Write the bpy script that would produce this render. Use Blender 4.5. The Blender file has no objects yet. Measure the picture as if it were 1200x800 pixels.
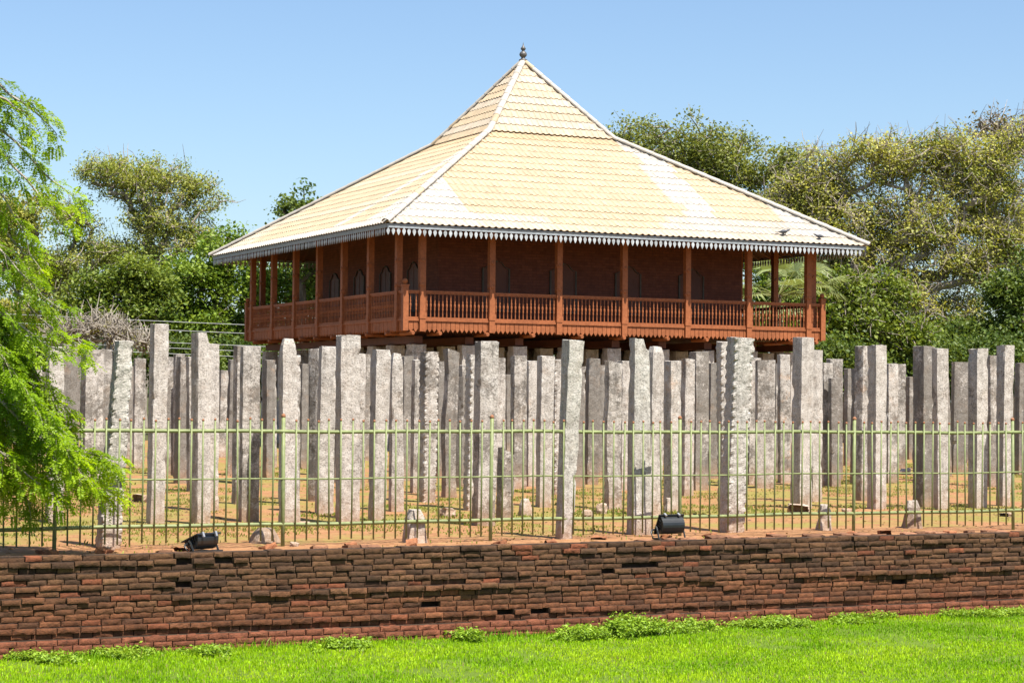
import bpy, math, random
import numpy as np
from mathutils import Matrix, Vector

# ------------------------------------------------------------------ camera, sky, sun, exposure
S = bpy.context.scene
COL = S.collection
YAW, PITCH, ROLL, EYE = 0.446, 0.0273, 0.0095, 1.46
_c, _s = math.cos(YAW), math.sin(YAW)
FWD = Vector((_s*math.cos(PITCH), _c*math.cos(PITCH), math.sin(PITCH)))
_r = Vector((_c, -_s, 0)); _u = _r.cross(FWD)
RIGHT = math.cos(ROLL)*_r + math.sin(ROLL)*_u
UP = -math.sin(ROLL)*_r + math.cos(ROLL)*_u
cam_d = bpy.data.cameras.new("camera"); cam = bpy.data.objects.new("camera", cam_d); COL.objects.link(cam)
cam_d.sensor_width = 36; cam_d.lens = 36*2412.6/1200; cam_d.clip_start = .1; cam_d.clip_end = 5000
M = Matrix((( RIGHT.x, UP.x, -FWD.x, 0), (RIGHT.y, UP.y, -FWD.y, 0), (RIGHT.z, UP.z, -FWD.z, EYE), (0, 0, 0, 1)))
cam.matrix_world = M
S.camera = cam

SUN_EL = math.radians(61.5); SUN_DIR_H = Vector((.25, -.968, 0))
TO_SUN = Vector((SUN_DIR_H.x*math.cos(SUN_EL), SUN_DIR_H.y*math.cos(SUN_EL), math.sin(SUN_EL)))
w = bpy.data.worlds.new("World"); S.world = w; w.use_nodes = True
nt = w.node_tree; nt.nodes.clear()
out = nt.nodes.new("ShaderNodeOutputWorld"); bg = nt.nodes.new("ShaderNodeBackground"); sky = nt.nodes.new("ShaderNodeTexSky")
sky.sky_type = 'NISHITA'; sky.sun_disc = False; sky.sun_elevation = SUN_EL
sky.sun_rotation = math.atan2(SUN_DIR_H.x, SUN_DIR_H.y)
sky.altitude = 80; sky.air_density = 1.0; sky.dust_density = 1.0; sky.ozone_density = 2.2
bg.inputs['Strength'].default_value = 0.079
tint = nt.nodes.new("ShaderNodeMix"); tint.data_type = 'RGBA'; tint.blend_type = 'MULTIPLY'; tint.inputs[0].default_value = 1; tint.inputs[7].default_value = (.94, 1.0, 1.06, 1)
nt.links.new(sky.outputs[0], tint.inputs[6]); nt.links.new(tint.outputs[2], bg.inputs[0]); nt.links.new(bg.outputs[0], out.inputs[0])
sun_d = bpy.data.lights.new("sun", 'SUN'); sun_d.energy = 5.0; sun_d.angle = math.radians(.5); sun_d.color = (1, .95, .87)
sun = bpy.data.objects.new("sun", sun_d); COL.objects.link(sun)
sun.rotation_euler = TO_SUN.to_track_quat('Z', 'Y').to_euler(); sun.location = (0, 0, 60)
S.view_settings.view_transform = 'Standard'; S.view_settings.look = 'None'
S.view_settings.gamma = 1; S.view_settings.use_curve_mapping = False
S.view_settings.exposure = 1.05
S.render.engine = 'CYCLES'
S.cycles.use_denoising = True
S.cycles.max_bounces = 6; S.cycles.diffuse_bounces = 3; S.cycles.glossy_bounces = 2; S.cycles.transmission_bounces = 3
S.cycles.caustics_reflective = False; S.cycles.caustics_refractive = False

# ------------------------------------------------------------------ helpers
rng = np.random.default_rng(7)

def ray_pt(x, y, D):
    """point of the site seen at (x, y) of a 1200 x 800 survey picture, D metres along the view"""
    v = FWD + RIGHT*((x-600)/2412.6) + UP*((400-y)/2412.6)
    return np.array((v.x*D, v.y*D, v.z*D+EYE))

def link(name, me, mat, parent=None, loc=None):
    o = bpy.data.objects.new(name, me); COL.objects.link(o)
    if mat is not None and not me.materials: me.materials.append(mat)
    if parent is not None: o.parent = parent
    if loc is not None: o.location = loc
    return o

def mesh(name, V, F, col=None, smooth=False):
    """F: list of int arrays (n x k) or one array"""
    if not isinstance(F, (list, tuple)): F = [F]
    F = [np.asarray(f, dtype=np.int32) for f in F if len(f)]
    V = np.asarray(V, dtype=np.float32)
    me = bpy.data.meshes.new(name)
    me.vertices.add(len(V)); me.vertices.foreach_set('co', V.ravel())
    nl = sum(f.size for f in F); nf = sum(len(f) for f in F)
    me.loops.add(nl); me.loops.foreach_set('vertex_index', np.concatenate([f.ravel() for f in F]))
    me.polygons.add(nf)
    tot = np.concatenate([np.full(len(f), f.shape[1], np.int32) for f in F])
    st = np.concatenate(([0], np.cumsum(tot)[:-1])).astype(np.int32)
    me.polygons.foreach_set('loop_start', st); me.polygons.foreach_set('loop_total', tot)
    me.polygons.foreach_set('use_smooth', np.full(nf, bool(smooth)))
    if col is not None:
        a = me.attributes.new('Col', 'FLOAT_COLOR', 'POINT')
        c = np.ones((len(V), 4), np.float32); c[:, :3] = col; a.data.foreach_set('color', c.ravel())
    me.update(calc_edges=True)
    return me

class MB:
    def __init__(s): s.V = []; s.F = {}; s.n = 0; s.C = []
    def add(s, V, F, col=(1, 1, 1)):
        V = np.asarray(V, float)
        for f in (F if isinstance(F, list) else [F]):
            f = np.asarray(f, int)
            if len(f): s.F.setdefault(f.shape[1], []).append(f+s.n)
        s.V.append(V); s.C.append(np.broadcast_to(np.asarray(col, float), (len(V), 3))); s.n += len(V)
    def box(s, c, d, rot=None, col=(1, 1, 1)):
        v = np.array([[x, y, z] for x in (-.5, .5) for y in (-.5, .5) for z in (-.5, .5)])*np.array(d)
        if rot is not None: v = v@np.array(rot).T
        s.add(v+np.array(c), np.array([[0, 1, 3, 2], [4, 6, 7, 5], [0, 4, 5, 1], [2, 3, 7, 6], [0, 2, 6, 4], [1, 5, 7, 3]]), col)
    def span(s, a, b, col=(1, 1, 1)):
        a = np.array(a, float); b = np.array(b, float); s.box((a+b)/2, np.abs(b-a), None, col)
    def tube(s, P, R, n=6, col=(1, 1, 1), cap=True):
        P = np.asarray(P, float); k = len(P); R = np.broadcast_to(np.asarray(R, float), (k,))
        T = np.gradient(P, axis=0); T /= (np.linalg.norm(T, axis=1)[:, None]+1e-9)
        ref = np.array((0, 0, 1.)) if abs(T[0][2]) < .9 else np.array((1., 0, 0))
        A = np.cross(T, ref); A /= (np.linalg.norm(A, axis=1)[:, None]+1e-9); B = np.cross(T, A)
        th = np.arange(n)*2*np.pi/n
        V = (P[:, None]+R[:, None, None]*(A[:, None]*np.cos(th)[None, :, None]+B[:, None]*np.sin(th)[None, :, None])).reshape(-1, 3)
        i, j = np.meshgrid(np.arange(k-1), np.arange(n), indexing='ij'); i = i.ravel(); j = j.ravel(); jn = (j+1) % n
        F = [np.stack([i*n+j, i*n+jn, (i+1)*n+jn, (i+1)*n+j], 1)]
        if cap: F.append(np.array([np.arange(n)[::-1], (k-1)*n+np.arange(n)]))
        s.add(V, F, col)
    def lathe(s, prof, n=10, c=(0, 0, 0), col=(1, 1, 1)):
        prof = np.asarray(prof, float)
        s.tube(np.stack([np.full(len(prof), c[0]), np.full(len(prof), c[1]), prof[:, 1]+c[2]], 1)+np.arange(len(prof))[:, None]*np.array([0, 0, 1e-7]), prof[:, 0], n, col)
    def build(s, name, mat, parent=None, loc=None, smooth=False):
        me = mesh(name, np.concatenate(s.V), [np.concatenate(v) for v in s.F.values()], np.concatenate(s.C), smooth)
        return link(name, me, mat, parent, loc)

def tag(o, label=None, cat=None, group=None, kind=None):
    for k, v in (('label', label), ('category', cat), ('group', group), ('kind', kind)):
        if v: o[k] = v
    return o
def empty(name, loc=(0, 0, 0), rz=0):
    o = bpy.data.objects.new(name, None); COL.objects.link(o); o.location = loc; o.rotation_euler = (0, 0, rz); o.empty_display_size = .2
    return o

def vnoise(P, seed=0, f=1.0):
    """cheap smooth 3-D value noise in -1..1"""
    P = np.asarray(P, float)*f+seed*17.13
    i = np.floor(P).astype(np.int64); t = P-i; t = t*t*(3-2*t); r = 0
    for dx in (0, 1):
        for dy in (0, 1):
            for dz in (0, 1):
                q = i+np.array((dx, dy, dz))
                h = (q[..., 0]*374761393+q[..., 1]*668265263+q[..., 2]*2147483647+seed*974711) & 0x7fffffff
                h = ((h ^ (h >> 13))*1274126177) & 0x7fffffff
                h = ((h ^ (h >> 16)) & 0xffff)/32767.5-1
                w_ = (t[..., 0] if dx else 1-t[..., 0])*(t[..., 1] if dy else 1-t[..., 1])*(t[..., 2] if dz else 1-t[..., 2])
                r = r+h*w_
    return r
def fbm(P, seed=0, f=1.0, o=3):
    r = 0; a = 1; s_ = 0
    for k in range(o): r = r+a*vnoise(P, seed+k, f*2**k); s_ += a; a *= .5
    return r/s_

# ------------------------------------------------------------------ materials
class N:
    def __init__(s, name):
        s.m = bpy.data.materials.new(name); s.m.use_nodes = True; s.t = s.m.node_tree
        s.b = s.t.nodes['Principled BSDF']; s.b.inputs['Roughness'].default_value = .85
        s.b.inputs['Specular IOR Level'].default_value = .25
    def n(s, typ, **kw):
        x = s.t.nodes.new('ShaderNode'+typ)
        for k, v in kw.items():
            if k in x.inputs: x.inputs[k].default_value = v
            else: setattr(x, k, v)
        return x
    def l(s, a, b): s.t.links.new(a, b)
    def coord(s, kind='Object', scale=None):
        c = s.n('TexCoord').outputs[kind]
        if scale is None: return c
        m = s.n('Mapping'); m.inputs['Scale'].default_value = scale; s.l(c, m.inputs[0]); return m.outputs[0]
    def noise(s, vec, scale, detail=5, rough=.6, dist=0):
        x = s.n('TexNoise'); x.inputs['Scale'].default_value = scale; x.inputs['Detail'].default_value = detail
        x.inputs['Roughness'].default_value = rough; x.inputs['Distortion'].default_value = dist
        s.l(vec, x.inputs['Vector']); return x.outputs[0]
    def ramp(s, fac, stops):
        r = s.n('ValToRGB'); e = r.color_ramp.elements
        while len(e) < len(stops): e.new(.5)
        for k, (p, c) in enumerate(stops):
            e[k].position = p; e[k].color = (*c, 1) if len(c) == 3 else c
        s.l(fac, r.inputs[0]); return r.outputs[0]
    def mix(s, fac, a, b, mode='MIX'):
        x = s.n('Mix', data_type='RGBA', blend_type=mode)
        for v, k in ((fac, 0), (a, 6), (b, 7)):
            if isinstance(v, (int, float)): x.inputs[k].default_value = v
            elif isinstance(v, tuple): x.inputs[k].default_value = (*v, 1)
            else: s.l(v, x.inputs[k])
        return x.outputs[2]
    def math(s, op, a, b=0.0):
        x = s.n('Math', operation=op)
        for v, k in ((a, 0), (b, 1)):
            if isinstance(v, (int, float)): x.inputs[k].default_value = v
            else: s.l(v, x.inputs[k])
        return x.outputs[0]
    def bump(s, h, strength=.4, dist=.02):
        b = s.n('Bump'); b.inputs['Strength'].default_value = strength; b.inputs['Distance'].default_value = dist
        s.l(h, b.inputs['Height']); s.l(b.outputs[0], s.b.inputs['Normal']); return b
    def base(s, c):
        if isinstance(c, tuple): s.b.inputs['Base Color'].default_value = (*c, 1)
        else: s.l(c, s.b.inputs['Base Color'])

def W(g): return (g, g, g)

def m_plain(name, colr, rough=.6, metal=0, var=.25, scale=6, spec=.3):
    x = N(name); n_ = x.noise(x.coord(), scale, 6, .65)
    lo = tuple(c*(1-var) for c in colr); hi = tuple(min(1, c*(1+var)) for c in colr)
    x.base(x.ramp(n_, [(.3, lo), (.7, hi)])); x.b.inputs['Roughness'].default_value = rough
    x.b.inputs['Metallic'].default_value = metal; x.b.inputs['Specular IOR Level'].default_value = spec
    x.bump(n_, .15, .01)
    return x.m

def m_granite():
    x = N('granite'); P = x.coord()
    oi = x.n('ObjectInfo'); colr = x.n('SeparateColor'); x.l(oi.outputs['Color'], colr.inputs[0])
    off = x.n('VectorMath', operation='SCALE'); off.inputs[0].default_value = (37, 21, 13); x.l(oi.outputs['Random'], off.inputs['Scale'])
    v = x.n('VectorMath', operation='ADD'); x.l(P, v.inputs[0]); x.l(off.outputs[0], v.inputs[1]); P2 = v.outputs[0]
    big = x.noise(P2, 2.2, 3, .55); mid = x.noise(P2, 9, 6, .7); fine = x.noise(P2, 60, 4, .75)
    stone = x.ramp(mid, [(.28, (.285, .25, .215)), (.5, (.44, .40, .353)), (.68, (.53, .49, .443))])
    grain = x.ramp(fine, [(.36, W(.42)), (.47, W(.92)), (.62, W(1.15))])
    stone = x.mix(1.0, stone, grain, 'MULTIPLY')
    # lichen and dark weathering, more of it on old stones (object colour red channel)
    li = x.noise(P2, 24, 7, .8, .3)
    la = x.math('ADD', x.math('MULTIPLY', big, .75), x.math('MULTIPLY', li, .75))
    thr = x.math('SUBTRACT', x.math('ADD', la, x.math('MULTIPLY', colr.outputs[0], .34)), .89)
    lf = x.math('MULTIPLY', x.math('MAXIMUM', x.math('MINIMUM', x.math('MULTIPLY', thr, 12.0), 1.0), 0.0), .68)
    stone = x.mix(lf, stone, (.085, .072, .058))
    st = x.n('Mapping'); st.inputs['Scale'].default_value = (1, 1, .09); x.l(P2, st.inputs[0])
    stone = x.mix(1.0, stone, x.ramp(x.noise(st.outputs[0], 13, 5, .7), [(.34, W(.74)), (.48, W(1)), (.7, W(1.08))]), 'MULTIPLY')
    # ochre stain patches
    oc = x.ramp(x.noise(P2, 3.7, 5, .7), [(.54, W(0)), (.74, W(.6))])
    stone = x.mix(x.math('MULTIPLY', oc, colr.outputs[1]), stone, (.42, .235, .11))
    # soil splashed on the foot
    sep = x.n('SeparateXYZ'); x.l(P, sep.inputs[0])
    hgt = x.math('ADD', sep.outputs[2], x.math('MULTIPLY', x.math('SUBTRACT', mid, .5), .5))
    soil = x.ramp(hgt, [(.02, W(.6)), (.22, W(.2)), (.5, W(0))])
    stone = x.mix(soil, stone, (.36, .205, .11))
    x.base(stone); x.b.inputs['Roughness'].default_value = .92
    h = x.math('ADD', x.math('MULTIPLY', mid, 1.0), x.math('MULTIPLY', fine, .5))
    x.bump(h, .75, .02)
    return x.m

def m_wallbrick():
    x = N('ruin_brick'); P = x.coord('Object'); a = x.n('Attribute'); a.attribute_name = 'Col'; 
    n1 = x.noise(P, 14, 6, .75); n2 = x.noise(P, 55, 4, .7); n3 = x.noise(P, 2.3, 4, .6)
    c = x.mix(1.0, a.outputs[0], x.ramp(n1, [(.28, W(.45)), (.5, W(.95)), (.75, W(1.35))]), 'MULTIPLY')
    c = x.mix(x.ramp(n2, [(.5, W(0)), (.72, W(.6))]), c, (.055, .036, .025))
    c = x.mix(x.ramp(x.math('MULTIPLY', n3, x.noise(P, 30, 5, .7)), [(.36, W(0)), (.45, W(.2))]), c, (.25, .165, .10))
    x.base(c); x.b.inputs['Roughness'].default_value = .95
    x.bump(x.math('ADD', n1, x.math('MULTIPLY', n2, .5)), .8, .015)
    return x.m

def m_soil(name='soil'):
    x = N(name); P = x.coord('Object')
    a = x.noise(P, .55, 5, .65); b = x.noise(P, 5, 6, .7); c = x.noise(P, 45, 4, .75)
    base = x.ramp(b, [(.25, (.20, .092, .038)), (.5, (.335, .165, .073)), (.75, (.43, .24, .115))])
    base = x.mix(1.0, base, x.ramp(c, [(.3, W(.7)), (.6, W(1.05))]), 'MULTIPLY')
    g = x.math('ADD', x.math('MULTIPLY', a, .8), x.math('MULTIPLY', b, .35))
    sp0 = x.n('SeparateXYZ'); x.l(P, sp0.inputs[0]); g = x.math('SUBTRACT', g, x.math('MULTIPLY', x.math('MAXIMUM', x.math('SUBTRACT', 20.2, sp0.outputs[1]), 0.0), .11))
    base = x.mix(x.ramp(g, [(.52, W(0)), (.64, W(.55))]), base, (.165, .215, .03))
    sp = x.n('SeparateXYZ'); x.l(P, sp.inputs[0])
    def outside(o_, edge, sgn): return x.math('MULTIPLY', x.math('SUBTRACT', o_, edge), sgn)
    far = x.math('MAXIMUM', x.math('MAXIMUM', outside(sp.outputs[1], 63.0, 1.0), outside(sp.outputs[0], 1.0, -1.0)), outside(sp.outputs[0], 42.0, 1.0))
    far = x.math('ADD', x.math('MULTIPLY', far, .35), x.math('MULTIPLY', b, .5))
    base = x.mix(x.ramp(far, [(.3, W(0)), (.7, W(1))]), base, x.ramp(b, [(.3, (.05, .06, .018)), (.7, (.09, .085, .03))]))
    x.base(base); x.b.inputs['Roughness'].default_value = .97
    x.bump(x.math('ADD', b, x.math('MULTIPLY', c, .6)), .7, .03)
    return x.m

def m_lawn():
    x = N('lawn_turf'); P = x.coord('Object'); b = x.noise(P, 3, 6, .7); c = x.noise(P, 40, 4, .7)
    col = x.ramp(b, [(.3, (.085, .135, .012)), (.7, (.13, .20, .016))])
    sp = x.n('SeparateXYZ'); x.l(P, sp.inputs[0]); dry = x.math('ADD', x.math('MULTIPLY', x.math('SUBTRACT', 11.0, sp.outputs[1]), .3), x.math('MULTIPLY', b, .6))
    col = x.mix(x.ramp(dry, [(.35, W(0)), (.8, W(1))]), col, (.115, .105, .05))  # unseen turf coloured duller, so less green light bounces onto the front pillars
    x.base(x.mix(1.0, col, x.ramp(c, [(.3, W(.6)), (.6, W(1.1))]), 'MULTIPLY')); x.b.inputs['Roughness'].default_value = .95
    x.bump(c, .6, .03); return x.m

def m_leaf(name, trans=.38, tint=(1.25, 1.2, .6), rough=.5):
    x = N(name); a = x.n('Attribute'); a.attribute_name = 'Col'
    x.base(a.outputs[0]); x.b.inputs['Roughness'].default_value = rough; x.b.inputs['Specular IOR Level'].default_value = .3
    tr = x.n('BsdfTranslucent'); x.l(x.mix(1.0, a.outputs[0], tint, 'MULTIPLY'), tr.inputs[0])
    mx = x.n('MixShader'); mx.inputs[0].default_value = trans
    x.l(x.b.outputs[0], mx.inputs[1]); x.l(tr.outputs[0], mx.inputs[2])
    x.l(mx.outputs[0], x.t.nodes['Material Output'].inputs[0]); return x.m

def m_bark(name, lo, hi):
    x = N(name); P = x.coord('Object', (1, 1, .35)); n_ = x.noise(P, 7, 6, .7)
    x.base(x.ramp(n_, [(.3, lo), (.7, hi)])); x.b.inputs['Roughness'].default_value = .95; x.bump(n_, .6, .05); return x.m

def m_tiles():
    x = N('clay_roof_tile'); a = x.n('Attribute'); a.attribute_name = 'Col'; P = x.coord('Object')
    n1 = x.noise(P, 1.1, 5, .65); n2 = x.noise(P, 9, 5, .7)
    c = x.mix(1.0, a.outputs[0], x.ramp(n1, [(.3, W(.9)), (.7, W(1.06))]), 'MULTIPLY')
    c = x.mix(1.0, c, x.ramp(n2, [(.3, W(.84)), (.6, W(1.03))]), 'MULTIPLY')
    c = x.mix(x.ramp(x.noise(x.coord('Object', (1, 1, .3)), 3.3, 7, .75), [(.5, W(0)), (.78, W(.55))]), c, (.25, .19, .12))
    x.base(c); x.b.inputs['Roughness'].default_value = .8; x.bump(n2, .2, .01); return x.m

def m_wood(name, lo, hi, rough=.6, sc=(3, 3, 3)):
    x = N(name); P = x.coord('Object', sc); n_ = x.noise(P, 4, 7, .7); n2 = x.noise(x.coord('Object'), 1.3, 3, .5)
    c = x.ramp(n_, [(.25, lo), (.75, hi)])
    x.base(x.mix(1.0, c, x.ramp(n2, [(.3, W(.8)), (.7, W(1.1))]), 'MULTIPLY')); x.b.inputs['Roughness'].default_value = rough
    x.bump(n_, .2, .01); return x.m

def m_roombrick():
    x = N('room_brick'); P = x.coord('Object'); sp = x.n('SeparateXYZ'); x.l(P, sp.inputs[0])
    cb = x.n('CombineXYZ'); x.l(x.math('ADD', sp.outputs[0], sp.outputs[1]), cb.inputs[0]); x.l(sp.outputs[2], cb.inputs[1])
    br = x.n('TexBrick'); x.l(cb.outputs[0], br.inputs['Vector'])
    for k, v in (('Scale', 1.0), ('Mortar Size', .008), ('Brick Width', .23), ('Row Height', .08), ('Bias', 0.0)): br.inputs[k].default_value = v
    br.inputs['Color1'].default_value = (.17, .055, .033, 1); br.inputs['Color2'].default_value = (.13, .042, .026, 1); br.inputs['Mortar'].default_value = (.11, .038, .024, 1)
    n_ = x.noise(P, 5, 5, .7)
    x.base(x.mix(1.0, br.outputs[0], x.ramp(n_, [(.3, W(.75)), (.7, W(1.15))]), 'MULTIPLY'))
    x.bump(x.math('ADD', x.math('MULTIPLY', br.outputs[1], -1.0), x.math('MULTIPLY', n_, .4)), .3, .01); x.b.inputs['Roughness'].default_value = .8
    return x.m

MAT = dict(granite=m_granite(), wallbrick=m_wallbrick(), soil=m_soil(), lawn=m_lawn(),
    leaf=m_leaf('tree_leaf'), blade=m_leaf('grass_blade', .35), frond=m_leaf('feathery_leaf', .55, (1.3, 1.25, .5)),
    bark_grey=m_bark('grey_bark', (.16, .13, .105), (.42, .36, .30)), bark_dark=m_bark('brown_bark', (.07, .05, .035), (.19, .145, .105)),
    twig=m_bark('dry_twig', (.21, .18, .145), (.38, .34, .285)),
    tiles=m_tiles(), wood=m_wood('painted_orange_wood', (.20, .064, .025), (.385, .132, .05), .6),
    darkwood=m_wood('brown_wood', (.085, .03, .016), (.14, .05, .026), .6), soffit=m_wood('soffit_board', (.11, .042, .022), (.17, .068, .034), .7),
    room=m_roombrick(), tin=m_plain('grey_painted_tin', (.27, .30, .32), .6, 0, .2, 8), tinpale=m_plain('pale_painted_tin', (.36, .385, .395), .55, 0, .4, 7),
    trim=m_plain('faded_blue_green_trim', (.085, .07, .055), .7, 0, .2), shutter=m_wood('dark_shutter_wood', (.095, .034, .02), (.135, .048, .029), .5),
    fence=m_plain('faded_green_paint', (.185, .21, .085), .5, 0, .3, 12), rust=m_plain('rusty_iron', (.27, .12, .06), .8, 0, .3, 30),
    black=m_plain('black_enamel', (.014, .016, .017), .38, 0, .3, 10, .5), glass=m_plain('lamp_glass', (.05, .055, .06), .12, 0, .1, 3, .6),
    steel=m_plain('worn_steel_clip', (.42, .42, .42), .4, .6, .2), finial=m_plain('dark_finial_metal', (.10, .095, .09), .45, .2, .3),
    cable=m_plain('pale_cable', (.26, .265, .255), .7, 0, .1), pole=m_plain('concrete_pole', (.36, .34, .31), .9, 0, .2),
    bird=m_plain('grey_feathers', (.075, .08, .095), .7, 0, .4, 25), rock=None)
MAT['rock'] = MAT['granite']

# ------------------------------------------------------------------ ground
LAWN_Z = -.825
def grid_sheet(us, vs, zf):
    U, V = np.meshgrid(us, vs); Z = zf(U, V); nu, nv = len(us), len(vs)
    P = np.stack([U, V, Z], -1).reshape(-1, 3)
    i, j = np.meshgrid(np.arange(nv-1), np.arange(nu-1), indexing='ij'); a = (i*nu+j).ravel()
    return P, np.stack([a, a+1, a+nu+1, a+nu], 1)
def terrace_z(U, V):
    P = np.stack([U, V, np.zeros_like(U)], -1)
    near = np.clip((60-V)/20, 0, 1)*np.clip((U+4)/4, 0, 1)*np.clip((50-U)/6, 0, 1)
    z = (fbm(P, 3, .7, 3)*.035+fbm(P, 5, 4, 2)*.012)*near
    return z - .03*np.clip((18.55-V)/.3, 0, 1)
us = np.concatenate(([-1500, -500, -150, -60, -20, -8], np.arange(-4, 46, .2), [50, 70, 120, 300, 800, 1800]))
vs = np.concatenate((np.arange(18.2, 20, .08), np.arange(20, 52, .25), [56, 62, 70, 90, 130, 250, 600, 1500, 3000]))
P, F = grid_sheet(us, vs, terrace_z)
nu = len(us); lip = P[:nu].copy(); lip[:, 2] = -1.1
sk = np.stack([np.arange(nu-1)+len(P), np.arange(1, nu)+len(P), np.arange(1, nu), np.arange(nu-1)], 1)
terrace = link('ground', mesh('ground', np.concatenate([P, lip]), np.concatenate([F, sk]), smooth=True), MAT['soil'])
tag(terrace, kind='structure')
def lawn_z(U, V):
    P = np.stack([U, V, np.zeros_like(U)], -1); near = np.clip((U+10)/4, 0, 1)*np.clip((40-U)/6, 0, 1)*np.clip((V-2)/4, 0, 1)
    return LAWN_Z + fbm(P, 11, .6, 3)*.03*near - .01
us = np.concatenate(([-1500, -300, -60, -20], np.arange(-10, 40, .4), [50, 120, 400, 1800]))
vs = np.concatenate(([-800, -200, -50, -10], np.arange(0, 18.3, .3)))
P, F = grid_sheet(us, vs, lawn_z)
tag(link('lawn', mesh('lawn', P, F, smooth=True), MAT['lawn']), kind='structure')

def blades(n, region, hmin, hmax, wid, cols, seed, zf, dens=None, lean=.5):
    r = np.random.default_rng(seed); pts = region(r, n)
    if dens is not None: pts = pts[r.random(len(pts)) < dens(pts)]
    n = len(pts); z = zf(pts[:, 0], pts[:, 1]); h = r.uniform(hmin, hmax, n)*(1+.5*fbm(np.c_[pts, np.zeros(n)], 31, 2.5, 2))
    a = r.uniform(0, 2*np.pi, n); d = np.c_[np.cos(a), np.sin(a)]; ln = r.uniform(.1, lean, n)*h
    b = r.uniform(0, 2*np.pi, n); t = np.c_[np.cos(b), np.sin(b)]*wid*r.uniform(.6, 1.3, n)[:, None]
    p0 = np.c_[pts-t, z-.005]; p1 = np.c_[pts+t, z-.005]; mid = pts+d*ln[:, None]*.4
    p2 = np.c_[mid+t*.8, z+h*.6]; p3 = np.c_[mid-t*.8, z+h*.6]; p4 = np.c_[pts+d*ln[:, None], z+h]
    V = np.stack([p0, p1, p2, p3, p4], 1).reshape(-1, 3); k = np.arange(n)*5
    F = [np.stack([k, k+1, k+2, k+3], 1), np.stack([k+3, k+2, k+4], 1)]
    cols = np.array(cols); pat = .5+.5*fbm(np.c_[pts, np.zeros(n)], 8, 1.3, 3)
    f = np.clip(pat*1.25-.3+r.random(n)*.5, 0, .999)*(len(cols)-1); i = f.astype(int); f = (f-i)[:, None]
    c = cols[i]*(1-f)+cols[np.minimum(i+1, len(cols)-1)]*f; c = c*r.uniform(.75, 1.25, n)[:, None]
    dry = r.random(n) < .03; c[dry] = (.34, .27, .10)
    return V, F, np.repeat(c, 5, 0)
def wedge(v0, v1, m=1.5):
    def f(r, n):
        v = np.sqrt(r.uniform(v0**2, v1**2, n)); return np.c_[r.uniform(v*.19-m, v*.86+m), v]
    return f
def ldens(p): return np.clip(.35+2.2*(.42+fbm(np.c_[p, 0*p[:, :1]], 61, 2.1, 3)), .25, 1)
V, F, C = blades(190000, wedge(11.8, 17.98), .012, .036, .0046, [(.12, .26, .002), (.21, .40, .003), (.31, .50, .005), (.40, .56, .012)], 21, lawn_z, ldens)
tag(link('lawn_grass', mesh('lawn_grass', V, F, C), MAT['blade']), 'bright green mown grass growing at the foot of the brick wall', 'grass', kind='stuff')
V, F, C = blades(90000, lambda q, n: (lambda v, s: np.c_[np.where(s > .4, v*.19-1.5-q.random(n)*5, v*.86+1.5+q.random(n)*4), v])(np.sqrt(q.uniform(11.8**2, 17.98**2, n)), q.random(n)), .014, .04, .006, [(.12, .26, .002), (.21, .40, .003), (.31, .50, .005), (.40, .56, .012)], 28, lawn_z)
tag(link('outer_lawn_grass', mesh('outer_lawn_grass', V, F, C), MAT['blade']), 'bright green mown grass continuing beside the view', 'grass', kind='stuff')
def tdens(p):
    q = fbm(np.c_[p, np.zeros(len(p))], 40, .55, 3)*.8+fbm(np.c_[p, np.zeros(len(p))], 44, 2.6, 2)*.5
    band = np.clip((p[:, 1]-19.2)/2.5, .12, 1)*np.where(p[:, 1] > 33, .7, 1)
    return np.clip((q-.03)*4.5, 0, 1)*band
V, F, C = blades(16000, wedge(17.55, 17.99), .03, .09, .0045, [(.10, .23, .004), (.18, .35, .006), (.28, .44, .015)], 25, lawn_z, lambda p: np.clip(.25+1.6*fbm(np.c_[p, 0*p[:, :1]], 52, 1.4, 3), 0, 1)*np.clip((p[:, 1]-17.5)/.4, .15, 1), .9)
tag(link('taller_grass', mesh('taller_grass', V, F, C), MAT['blade']), 'ragged taller grass along the foot of the brick wall', 'grass', kind='stuff')
V, F, C = blades(230000, wedge(18.5, 40, 1),   .010, .034, .008, [(.13, .17, .02), (.18, .23, .03), (.27, .27, .06), (.36, .28, .12)], 22, terrace_z, tdens, .9)
tag(link('sparse_grass', mesh('sparse_grass', V, F, C), MAT['blade']), 'thin patchy grass on the sandy soil among the pillars', 'grass', kind='stuff')

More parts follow.
